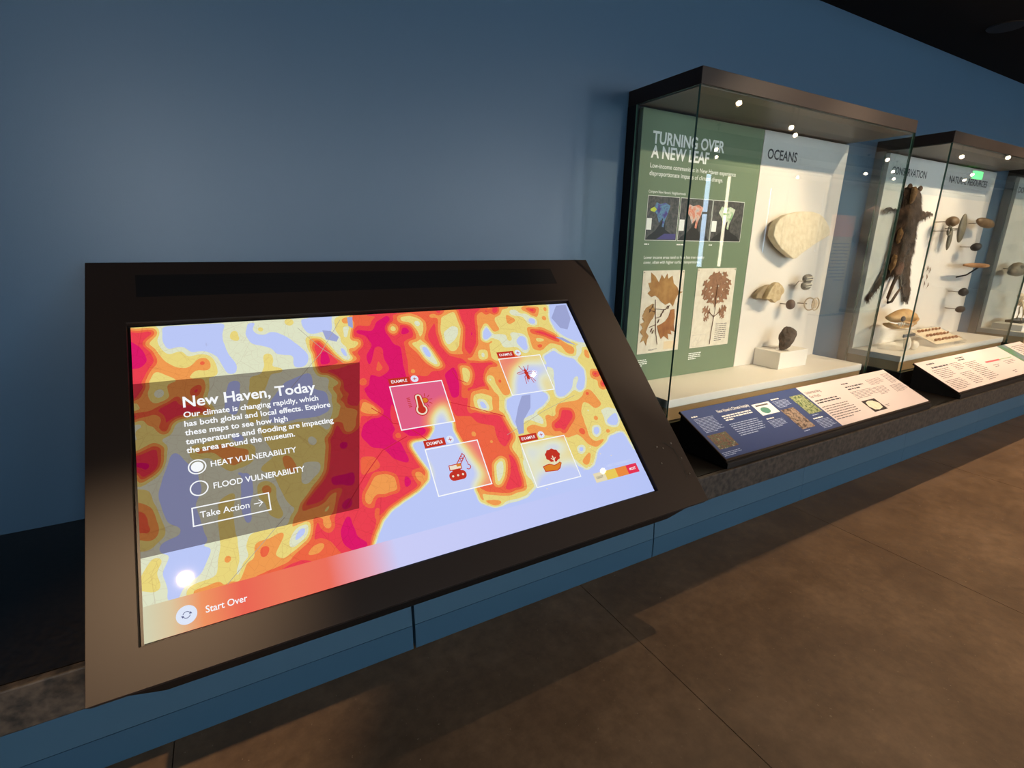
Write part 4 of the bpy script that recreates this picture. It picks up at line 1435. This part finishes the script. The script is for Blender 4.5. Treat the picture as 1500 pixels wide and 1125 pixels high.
# skull on a clear riser
MB_ = MB().box(3.84, 4.08, -.275, -.165, .7512, .889)
ris = MB_.obj('acrylic_riser', M_ACRYL)
tag(ris, 'clear acrylic riser block under the animal skull', 'riser')
lb = tag(MB().box(3.90, 4.05, -.2845, -.2760, .840, .860).obj('name_bar', mat('slate_bar', (74, 78, 84), .5)), 'dark slate name bar below the skull', 'label')
M_SKULL = mat('yellowed_skull', (212, 170, 108), .6, noise=(18, (188, 142, 84), 5))
t = thing('animal_skull', (3.97, -.22, .890), 'yellowed carnivore skull with dark eye socket and white teeth, on the riser', 'skull')
SKP = [(3.786, .966), (3.795, .984), (3.85, 1.0), (3.90, 1.014), (3.96, 1.024), (4.03, 1.018), (4.09, 1.0), (4.136, .969), (4.16, .941), (4.141, .926), (4.113, .915), (4.055, .924), (4.031, .927), (3.957, .929), (3.895, .932), (3.831, .941), (3.797, .955)]
JAW = [(3.797, .945), (3.815, .912), (3.87, .890), (3.945, .8895), (4.03, .890), (4.09, .908), (4.125, .945), (4.07, .935), (4.038, .918), (3.947, .914), (3.858, .922)]
SKF = Frame((0, -.22, 0), (1, 0, 0), (0, 0, 1), (0, -1, 0))
MB().pillow(SKP, .055, SKF, .012, back=1.0, reach=.045, jitter=.04).obj('cranium', M_SKULL, t, smooth=True)
MB().pillow(JAW, .046, SKF, .009, back=1.0, reach=.010, jitter=.03).obj('jaw', M_SKULL, t, smooth=True)
MB().tube([SKF(3.885, .945, .045), SKF(3.95, .934, .060), SKF(4.02, .938, .062), SKF(4.08, .950, .05)], .008, 8).obj('cheek_arch', M_SKULL, t, smooth=True)
MB().blob((3.874, -.268, .966), (.022, .012, .018), 2, .02, 2).obj('eye_socket', mat('socket_dark', (70, 50, 40), .9), t, smooth=True)
tooth0 = None
for k in range(7):
    x = 3.834 + .031 * k
    MB().lathe([(.0075, .014), (.0065, .004), (.001, -.010 if k != 1 else -.020)][::-1], (x, -.268, .930 - .0015 * k), n=8).obj('tooth', mat('white_tooth', (240, 234, 220), .4), t, smooth=True)
M_TOOTH = mat('white_figure', (236, 228, 212), .6)
t = thing('jaw_cast', (3.97, -.30, .7512), 'small white jaw cast standing on the slab below the skull', 'cast')
MB().blob((3.93, -.30, .797), (.030, .020, .046), 31, .10, 3).obj('front_piece', M_TOOTH, t, smooth=True)
MB().blob((4.03, -.30, .783), (.040, .022, .033), 32, .10, 3).obj('rear_piece', M_TOOTH, t, smooth=True)
# sloping clear tray of small brown specimens
TRAY = Frame((4.27, -.335, .772), (1, 0, 0), (0, .19, .075), (0, -.075, .19))
t = thing('specimen_tray', (4.45, -.24, .7512), 'sloping clear acrylic tray with rows of small brown teeth', 'tray')
MB().prism([(-.345, .7512), (-.345, .768), (-.14, .848), (-.14, .7512)], 4.235, 4.72, side).obj('tray_body', M_ACRYL, t)
MB().box(0, .42, 0, .19, -.002, .0002, TRAY).obj('tray_lining', mat('tray_cream', (226, 212, 186), .8), t)
proto = None
M_SMALLT = mat('brown_tooth', (150, 96, 58), .6)
for row in range(3):
    for k in range(7):
        o = None
        p = TRAY(.05 + .052 * k, .035 + .06 * row, .012)
        if proto is None:
            proto = MB().blob((0, 0, 0), (.015, .008, .009), 4, .12, 2).obj('fossil_tooth', M_SMALLT, smooth=True)
            o = proto
        else:
            o = proto.copy()
            COL.objects.link(o)
        o.location = p
        o.rotation_euler = (0, 0.2, R.uniform(-.5, .5))
        tag(o, 'small brown fossil tooth in a row on the sloping clear tray', 'tooth', 'teeth on the sloping tray')
t = thing('bone_splinter', (4.84, -.21, .7512), 'thin tan bone splinters lying right of the clear tray', 'bone')
for (a, b, c, d) in ((4.76, -.24, 4.87, -.20), (4.78, -.28, 4.90, -.25), (4.82, -.19, 4.95, -.22)):
    MB().tube([(a, b, .759), ((a + c) / 2, (b + d) / 2 + .01, .763), (c, d, .758)], .007, 7, taper=[.6, 1, .4]).obj('splinter', mat('tan_bone', (204, 164, 116), .6), t, smooth=True)

# stone tools on pins, NATURAL RESOURCES panel
M_FLINT = mat('grey_green_flint', (120, 112, 92), .5, noise=(24, (92, 86, 72), 5))
M_FLINT2 = mat('brown_flint', (140, 112, 80), .5, noise=(24, (112, 86, 60), 5))


def pinned(name, c, rad, m, label, cat, rot=None, seed=1, rough=.05):
    t = thing(name, (c[0], YB, c[2]), label, cat)
    MB().blob(c, rad, seed, rough, 3, rot=rot).obj('stone', m, t, smooth=True)
    MB().tube([(c[0], YB + .0005, c[2]), (c[0], c[1] + rad[1] * .7, c[2])], .003).obj('pin', M_PIN, t)
    return t


pinned('stone_spearhead', (4.645, -.18, 1.555), (.050, .016, .100), M_FLINT, 'long leaf-shaped grey stone blade on a pin, NATURAL RESOURCES panel', 'stone tool', seed=3, rough=.02)
pinned('hammer_stone', (4.475, -.18, 1.597), (.058, .035, .034), M_FLINT2, 'flat oval brown stone on a pin, left of the long blade', 'stone tool', seed=4, rough=.03)
t = thing('stone_point', (4.47, YB, 1.46), 'narrow grey point with ring on a pin below the oval brown stone', 'stone tool')
MB().blob((4.492, -.18, 1.48), (.022, .012, .075), 6, .04, 3).obj('point', M_FLINT, t, smooth=True)
MB().tube([(4.435 + .022 * math.cos(a), -.19, 1.535 + .028 * math.sin(a)) for a in np.linspace(0, 2 * math.pi, 17)], .007, 7).obj('ring', M_FLINT, t, smooth=True)
MB().tube([(4.475, YB + .0005, 1.535), (4.475, -.172, 1.535), (4.57, -.18, 1.545)], .003).obj('pin', M_PIN, t)
pinned('stone_axe', (5.010, -.18, 1.602), (.150, .030, .034), M_FLINT2, 'long flat brown stone axe at upper right of the NATURAL RESOURCES panel', 'stone tool', Matrix.Rotation(.10, 3, 'Y'), 7, .02)
M_DSTONE = mat('dark_stone', (64, 56, 52), .6, noise=(24, (40, 36, 34), 5))
pinned('dark_stone', (4.957, -.18, 1.429), (.052, .030, .030), M_DSTONE, 'dark stone on a pin below the long brown axe', 'stone tool', seed=12, rough=.08)
pinned('dark_stone', (4.935, -.18, 1.095), (.042, .028, .034), M_DSTONE, 'dark angular stone on a pin, middle right of the panel edge', 'stone tool', seed=13, rough=.10)
pinned('dark_stone', (4.957, -.18, .963), (.046, .028, .026), M_DSTONE, 'dark flat stone on a pin, lowest at the panel edge', 'stone tool', seed=14, rough=.08)
t = thing('wooden_tool', (4.93, YB, 1.28), 'long thin tan wooden tool held level by a bracket, below the dark stones', 'tool')
MB().tube([(4.77, -.20, 1.300), (4.90, -.20, 1.298), (5.10, -.20, 1.292), (5.20, -.20, 1.290)], .017, 9, taper=[.5, 1, 1, .6]).obj('shaft', mat('tan_wood', (190, 142, 96), .6, noise=(20, (160, 112, 72))), t, smooth=True)
MB().tube([(5.02, YB + .0005, 1.20), (5.02, -.14, 1.22), (5.02, -.20, 1.278)], .006, 7).obj('bracket', M_BLACK, t)
nd0 = None
for (a, b) in ((4.449, 1.27), (4.502, 1.269), (4.545, 1.258), (4.46, 1.208), (4.524, 1.207), (4.507, 1.158), (4.565, 1.147), (4.44, 1.165)):
    if nd0 is None:
        nd0 = MB().tube([(0, 0, -.022), (.004, -.003, .004), (0, 0, .022)], .0035, 6, taper=[.4, 1, .5]).obj('bone_needle', mat('needle_brown', (122, 88, 62), .6), smooth=True)
        o = nd0
    else:
        o = nd0.copy()
        COL.objects.link(o)
    o.location = (a, YB - .004, b)
    o.rotation_euler = (0, R.uniform(-.2, .4), 0)
    tag(o, 'tiny brown bone needle mounted on the NATURAL RESOURCES panel', 'needle', 'bone needles on the panel')

# ---- case 3
t = thing('turtle_skull', (5.86, YB, 1.22), 'grey turtle skull on a pin, in the case at the photo edge', 'skull')
M_TSK = mat('grey_skull', (168, 152, 130), .7, noise=(20, (136, 120, 100), 5))
MB().blob((5.86, -.18, 1.255), (.135, .05, .055), 41, .06, 4).obj('cranium', M_TSK, t, smooth=True)
MB().blob((5.74, -.19, 1.235), (.045, .035, .03), 42, .06, 3).obj('beak', M_TSK, t, smooth=True)
MB().blob((5.80, -.222, 1.275), (.022, .012, .018), 2, .02, 2).obj('eye_socket', mat('socket_dark', (70, 50, 40), .9), t, smooth=True)
MB().tube([(5.88, YB + .0005, 1.255), (5.88, -.14, 1.255)], .004).obj('pin', M_PIN, t)
bk = tag(MB().box(5.80, 6.35, -.33, -.13, .7512, .80).obj('plinth_block', M_WHITE, bevel=.002), 'white block under the small skeleton', 'plinth')
t = thing('small_skeleton', (6.06, -.22, .80), 'small standing animal skeleton on a dark base, in the case at the photo edge', 'skeleton')
M_BONEP = mat('pale_bone2', (214, 190, 152), .6)
MB().box(5.93, 6.22, -.28, -.17, .8005, .822).obj('stand', M_BLACK, t, bevel=.002)
MB().tube([(5.97, -.22, .99), (6.02, -.22, 1.02), (6.10, -.22, 1.00), (6.16, -.22, .94), (6.20, -.22, .86)], .010, 8, taper=[.8, 1, 1, .8, .4]).obj('spine', M_BONEP, t, smooth=True)
MB().blob((5.955, -.22, 1.03), (.036, .022, .024), 3, .08, 3).obj('skull', M_BONEP, t, smooth=True)
for (x, d) in ((6.02, .03), (6.02, -.03), (6.13, .03), (6.13, -.03)):
    MB().tube([(x, -.22, .99), (x - .02, -.22 + d, .92), (x + .01, -.22 + d, .87), (x - .01, -.22 + d, .824)], .006, 7).obj('leg', M_BONEP, t, smooth=True)
for k in range(6):
    x = 6.03 + .016 * k
    MB().tube([(x, -.22, 1.01), (x, -.25, .985), (x, -.235, .945), (x, -.205, .945), (x, -.19, .985), (x, -.22, 1.01)], .0035, 6).obj('rib', M_BONEP, t, smooth=True)

# ------------------------------------------------------------------ sloping information stands in front of the cases
UB = math.hypot(.25, .12)
FOREST = photo_mat('forest_photo', [(28, 46, 26), (80, 104, 54), (170, 178, 130), (60, 80, 40)], 90, 8)
PEOPLE = photo_mat('group_photo', [(34, 30, 32), (120, 84, 66), (60, 80, 50), (190, 170, 150)], 70, 6)
ROOMPH = photo_mat('workshop_photo', [(30, 26, 26), (96, 78, 66), (170, 150, 130), (120, 70, 44)], 60, 6)
SHELLPH = photo_mat('pale_object_photo', [(222, 210, 180), (236, 228, 204)], 30, 3)


def stand(x0, ln, label):
    t = thing('information_stand', (x0 + ln / 2, -.58, ZC), label, 'information stand', 'sloping information stands on the counter')
    f = Frame((x0, -.70, .60), (1, 0, 0), (0, .25, .12), (0, -.12, .25))
    MB().prism([(-.716, ZC + .001), (-.716, .584), (-.704, .590), (-.455, .706), (-.455, ZC + .001)], x0 + .002, x0 + ln - .002, side).obj('body', M_BLACK, t, bevel=.002)
    pl = MB().box(0, ln, -.012, UB + .003, -.011, 0, f).obj('sloping_panel', M_BRONZE, t, bevel=.0015)
    return t, pl, f


t, pl, f = stand(1.650, 1.690, 'sloping stand with blue left half and white right half, before the OCEANS case')
MB().quad(.004, .830, -.003, UB, .0005, f).obj('blue_print', M_NAVY, pl)
MB().quad(.830, 1.686, -.003, UB, .0005, f).obj('white_print', M_PANELW, pl)
text('heading_text', "New Haven\u2019s Climate Inequity", .194, .2265, .215, .017, M_INKW, pl, f, .001, bold=.014)
greek('heading_text', .193, .405, .209, .172, 3, M_INKW, pl, f, .001, th=.6, last=.25)
greek('heading_text', .030, .090, .238, .228, 1, M_INKW, pl, f, .001, th=.7)
greek('heading_text', .575, .635, .240, .230, 1, M_INKW, pl, f, .001, th=.7, last=1)
greek('heading_text', .422, .475, .139, .129, 1, M_INKW, pl, f, .001, th=.7, last=1)
greek('heading_text', .699, .775, .078, .068, 1, M_INKW, pl, f, .001, th=.7, last=1)
greek('body_text', .190, .392, .158, .080, 7, mat('pale_blue_ink', (170, 186, 216), .6), pl, f, .001, th=.42)
greek('body_text', .030, .155, .222, .136, 11, mat('pale_blue_ink', (170, 186, 216), .6), pl, f, .001, th=.4)
greek('body_text', .010, .122, .029, .006, 3, mat('pale_blue_ink', (170, 186, 216), .6), pl, f, .001, th=.4)
greek('body_text', .570, .685, .224, .176, 6, mat('pale_blue_ink', (170, 186, 216), .6), pl, f, .001, th=.4)
greek('body_text', .415, .528, .124, .079, 6, mat('pale_blue_ink', (170, 186, 216), .6), pl, f, .001, th=.4)
greek('body_text', .698, .815, .064, .008, 7, mat('pale_blue_ink', (170, 186, 216), .6), pl, f, .001, th=.4)
greek('body_text', .720, .80, .098, .088, 1, mat('pale_blue_ink', (170, 186, 216), .6), pl, f, .001, th=.4)
greek('body_text', .560, .63, .028, .018, 1, mat('pale_blue_ink', (170, 186, 216), .6), pl, f, .001, th=.4)
MB().quad(.018, .134, .044, .124, .001, f).obj('group_photograph', PEOPLE, pl)
MB().quad(.712, .815, .103, .230, .001, f).obj('forest_photograph', FOREST, pl)
MB().quad(.562, .662, .034, .165, .001, f).obj('workshop_photograph', ROOMPH, pl)
cd = MB().quad(.424, .550, .157, .231, .001, f, 0).disc(.475, .184, .030, .020, .0014, f, mi=1)
cd.quad(.44, .53, .213, .222, .0014, f, 2)
cd.obj('card_print', [M_INKW, mat('teal_print', (80, 140, 120), .6), M_INKG], pl)
text('heading_text', 'Understanding', .846, .222, .128, .018, M_INKD, pl, f, .001)
text('heading_text', 'Our World', .846, .192, .085, .018, M_INKD, pl, f, .001)
greek('heading_text', .846, 1.06, .176, .146, 2, M_INKD, pl, f, .001, th=.5, last=.95)
greek('heading_text', 1.178, 1.285, .242, .230, 1, M_INKD, pl, f, .001, th=.6)
greek('heading_text', 1.180, 1.37, .220, .184, 2, M_INKD, pl, f, .001, th=.45)
greek('body_text', .844, 1.085, .131, .030, 7, M_INKG, pl, f, .001, th=.32)
greek('body_text', 1.165, 1.39, .176, .120, 6, M_INKG, pl, f, .001, th=.32)
greek('body_text', 1.405, 1.565, .232, .186, 6, M_INKG, pl, f, .001, th=.32)
greek('body_text', 1.595, 1.68, .250, .170, 9, M_INKG, pl, f, .001, th=.32)
greek('body_text', 1.385, 1.50, .172, .112, 7, M_INKG, pl, f, .001, th=.32)
greek('body_text', 1.540, 1.68, .160, .104, 7, M_INKG, pl, f, .001, th=.32)
greek('body_text', 1.30, 1.345, .05, .03, 2, M_INKG, pl, f, .001, th=.32)
ph = MB().quad(1.160, 1.286, .020, .102, .001, f, 0)
ph.flat([(1.168 + .0, .062), (1.182, .088), (1.215, .096), (1.25, .090), (1.278, .066), (1.262, .036), (1.22, .028), (1.185, .034)], .0014, f, 1)
ph.obj('specimen_photograph', [mat('photo_black', (40, 34, 32), .5), SHELLPH], pl)

t, pl, f = stand(3.700, 1.690, 'sloping stand with mostly white panel and a red line, before the pelt case')
MB().quad(.004, 1.245, -.003, UB, .0005, f).obj('white_print', M_PANELW, pl)
MB().quad(1.245, 1.385, -.003, UB, .0005, f).obj('coloured_strip', photo_mat('strip_print', [(96, 100, 150), (130, 130, 168), (90, 130, 96)], 4, 3), pl)
MB().quad(1.385, 1.686, -.003, UB, .0005, f).obj('white_print', M_PANELW, pl)
greek('heading_text', .10, .20, .256, .236, 1, M_INKD, pl, f, .001, th=.5, last=1)
greek('heading_text', .50, .62, .256, .218, 2, M_INKD, pl, f, .001, th=.5, last=.8)
greek('heading_text', .10, .32, .222, .200, 1, M_INKD, pl, f, .001, th=.5, last=1)
greek('body_text', .06, .28, .196, .110, 6, M_INKG, pl, f, .001, th=.32)
greek('body_text', .03, .25, .098, .012, 7, M_INKG, pl, f, .001, th=.32)
greek('body_text', .34, .47, .22, .15, 5, M_INKG, pl, f, .001, th=.32)
greek('body_text', .30, .46, .13, .02, 8, M_INKG, pl, f, .001, th=.32)
greek('body_text', .50, .69, .200, .020, 12, M_INKG, pl, f, .001, th=.32)
greek('body_text', .80, .90, .130, .100, 2, M_INKG, pl, f, .001, th=.32)
greek('body_text', 1.0, 1.18, .140, .100, 3, M_INKG, pl, f, .001, th=.32)
greek('body_text', .92, .98, .05, .02, 2, M_INKG, pl, f, .001, th=.32)
greek('body_text', 1.42, 1.66, .250, .050, 12, M_INKG, pl, f, .001, th=.32)
MB().outline([(.775, .160), (.985, .157)], .014, .001, f, closed=False).obj('timeline_bar', mat('red_print', (224, 92, 96), .6), pl)
MB().outline([(.985, .157), (1.19, .155)], .006, .001, f, closed=False).obj('timeline_bar', mat('green_print', (120, 170, 130), .6), pl)
t, pl, f = stand(5.760, 1.690, 'sloping stand cut off by the photo edge, furthest along the counter')
MB().quad(.004, 1.686, -.003, UB, .0005, f).obj('white_print', M_PANELW, pl)
greek('body_text', .05, .6, .25, .05, 12, M_INKG, pl, f, .001, th=.32)

# ------------------------------------------------------------------ lamps
M_LENS = emis('lamp_lens', (255, 255, 255), 60)
M_LENS.node_tree.nodes['Emission'].inputs[0].default_value = (1.0, .78, .52, 1)


def spot_light(loc, target, power, size, blend, parent, radius=.03, col=WARM):
    d = bpy.data.lights.new('spot', 'SPOT')
    d.energy = power
    d.spot_size = size
    d.spot_blend = blend
    d.shadow_soft_size = radius
    d.color = col
    o = bpy.data.objects.new('spot_light', d)
    COL.objects.link(o)
    o.parent = parent
    o.location = Vector(loc) - wloc(parent)
    o.rotation_euler = (Vector(target) - Vector(loc)).to_track_quat('-Z', 'Y').to_euler()
    return o


def track_lamp(loc, target, zc=3.4):
    loc, target = Vector(loc), Vector(target)
    d = (target - loc).normalized()
    t = thing('track_spotlight', (loc.x, loc.y, zc), 'black cylindrical spotlight hanging from the dark ceiling', 'spotlight', 'ceiling spotlights of the hall')
    MB().lathe([(.035, -.03), (.035, 0)], (loc.x, loc.y, zc), n=16).obj('mount', M_BLACK, t)
    MB().tube([(loc.x, loc.y, zc - .02), tuple(loc - d * .06 + Vector((0, 0, .05)))], .008).obj('stem', M_BLACK, t)
    MB().lathe([(.030, -.14), (.042, -.13), (.045, 0.0), (.041, .002), (.027, -.012)], loc, d, 20).obj('housing', M_BLACK, t)
    MB().lathe([(.026, -.010), (.026, -.004)], loc, d, 20).obj('lens', M_LENS, t)
    return t, loc + d * .012


def downlight(x, y, on):
    t = thing('recessed_downlight', (x, y, 2.65), 'round black recessed downlight in the dark soffit' + (', glowing warm' if on else ', unlit, at upper right of the photo'), 'downlight', 'recessed downlights, lit' if on else None)
    MB().lathe([(.022, -.006), (.085, -.006), (.090, 0), (.022, -.0005)], (x, y, 2.65), n=28).obj('trim', M_BLACK, t)
    MB().lathe([(.020, -.004), (.020, -.0012)], (x, y, 2.65), n=24).obj('lens', M_LENS if on else M_RUBBER, t)
    return t


for (lx, tx) in ((3.08, 2.15), (4.0, 2.85), (4.9, 4.1), (5.8, 4.9), (7.0, 6.2)):
    tl_, p = track_lamp((lx, -2.2, 3.0), (tx, -.1, 1.25))
    spot_light(p, (tx, -.1, 1.25), SPOT_CASE, math.radians(38), .55, tl_, col=WARM2)
tl_, p = track_lamp((-.47, -2.2, 3.0), (-.24, -.76, .60))
spot_light(p, (-.24, -.76, .60), SPOT_KIOSK, math.radians(18), 1.0, tl_)
for lc in ((5.43, -3.27), (7.11, -3.71), (7.63, -3.98), (12.2, -6.8), (7.63, -5.39), (8.26, -5.9), (11.1, -4.37), (12.9, -5.1), (12.8, -5.6), (14.25, -5.7), (11.8, -3.5), (14.8, -4.4), (15.8, -4.9), (12.55, -3.1)):
    # aimed at the wall of cases
    tl_, p = track_lamp((lc[0], lc[1], 3.0), (lc[0] - 3.0, -.3, 1.2))
    hd = spot_light(p, (lc[0] - .8, lc[1] - .2, 0), HALL, math.radians(125), .6, tl_)
for (x, y) in ((1.98, -.97), (3.5, -1.05), (5.0, -1.05), (6.5, -1.05), (8.0, -1.05)):
    dl = downlight(x, y, True)
    spot_light((x, y, 2.64), (x, y - .5, 0), DOWN * (.45 if x < 3 else 1.0), math.radians(95), .7, dl, .02)
downlight(4.10, -.36, False)

# green exit sign across the hall (the case glass mirrors it)
t = thing('exit_sign', (16.70, -5.0, 3.4), 'green illuminated EXIT sign hanging across the hall, mirrored in case glass', 'exit sign')
FX = Frame((16.95, -4.985, 3.10), (-1, 0, 0), (0, 0, 1), (0, 1, 0))
MB().box(16.46, 16.94, -5.015, -4.987, 3.10, 3.27).obj('sign_box', emis('exit_green', (60, 255, 110), 6.0), t)
text('lettering', 'EXIT', .11, .04, .28, .09, mat('exit_dark', (10, 60, 24), .6), t, FX, .001, bold=.02)
MB().tube([(16.7, -5.0, 3.26), (16.7, -5.0, 3.4)], .01).obj('rod', M_BLACK, t)

# two exhibits across the hall, seen mirrored in the case glass
t = thing('hall_text_panel', (11.35, -5.1, 0), 'freestanding exhibit panel with orange top across the hall, mirrored in case glass', 'exhibit panel')
MB().box(10.95, 11.75, -5.13, -5.08, .02, 1.62).obj('lower_panel', mat('straw_panel', (196, 170, 110), .6), t)
MB().box(10.95, 11.75, -5.13, -5.08, 1.625, 2.05).obj('upper_panel', mat('orange_panel', (226, 140, 80), .6), t)
MB().box(10.90, 11.80, -5.25, -4.95, 0, .02).obj('foot', M_BLACK, t)
PFR = Frame((0, -5.079, 0), (-1, 0, 0), (0, 0, 1), (0, 1, 0))
greek('panel_print', -11.68, -11.02, 1.52, .7, 12, M_INKG, t, PFR, .001, th=.3)
BEAR = [(-.16, 0), (.02, 0), (.05, .30), (.10, .62), (.16, .30), (.18, 0), (.38, 0), (.37, .35), (.40, .80), (.42, 1.15), (.36, 1.50), (.52, 1.42), (.66, 1.50), (.62, 1.60), (.40, 1.72), (.33, 1.82), (.36, 2.02),
        (.30, 2.16), (.22, 2.18), (.10, 2.24), (-.04, 2.18), (-.10, 2.05), (-.16, 1.98), (-.12, 1.88), (-.02, 1.80), (-.14, 1.70), (-.34, 1.58), (-.40, 1.48), (-.26, 1.44), (-.18, 1.50), (-.20, 1.15), (-.18, .80), (-.15, .35)]
br = MB().pillow([(x - 12.75, z + .06) for x, z in BEAR], .26, Frame((0, -5.2, 0), (-1, 0, 0), (0, 0, 1), (0, 1, 0)), .06, back=1.0, jitter=.05, reach=.22)
t = thing('bear_mount', (12.65, -5.2, 0), 'standing brown bear mount across the hall, mirrored in the case glass', 'bear')
br.obj('bear_body', mat('bear_fur', (96, 62, 46), .9, noise=(9, (60, 38, 30), 7), bump=(80, .8)), t, smooth=True)
MB().box(12.15, 13.25, -5.5, -4.9, 0, .06).obj('stand', M_BLACK, t, bevel=.004)
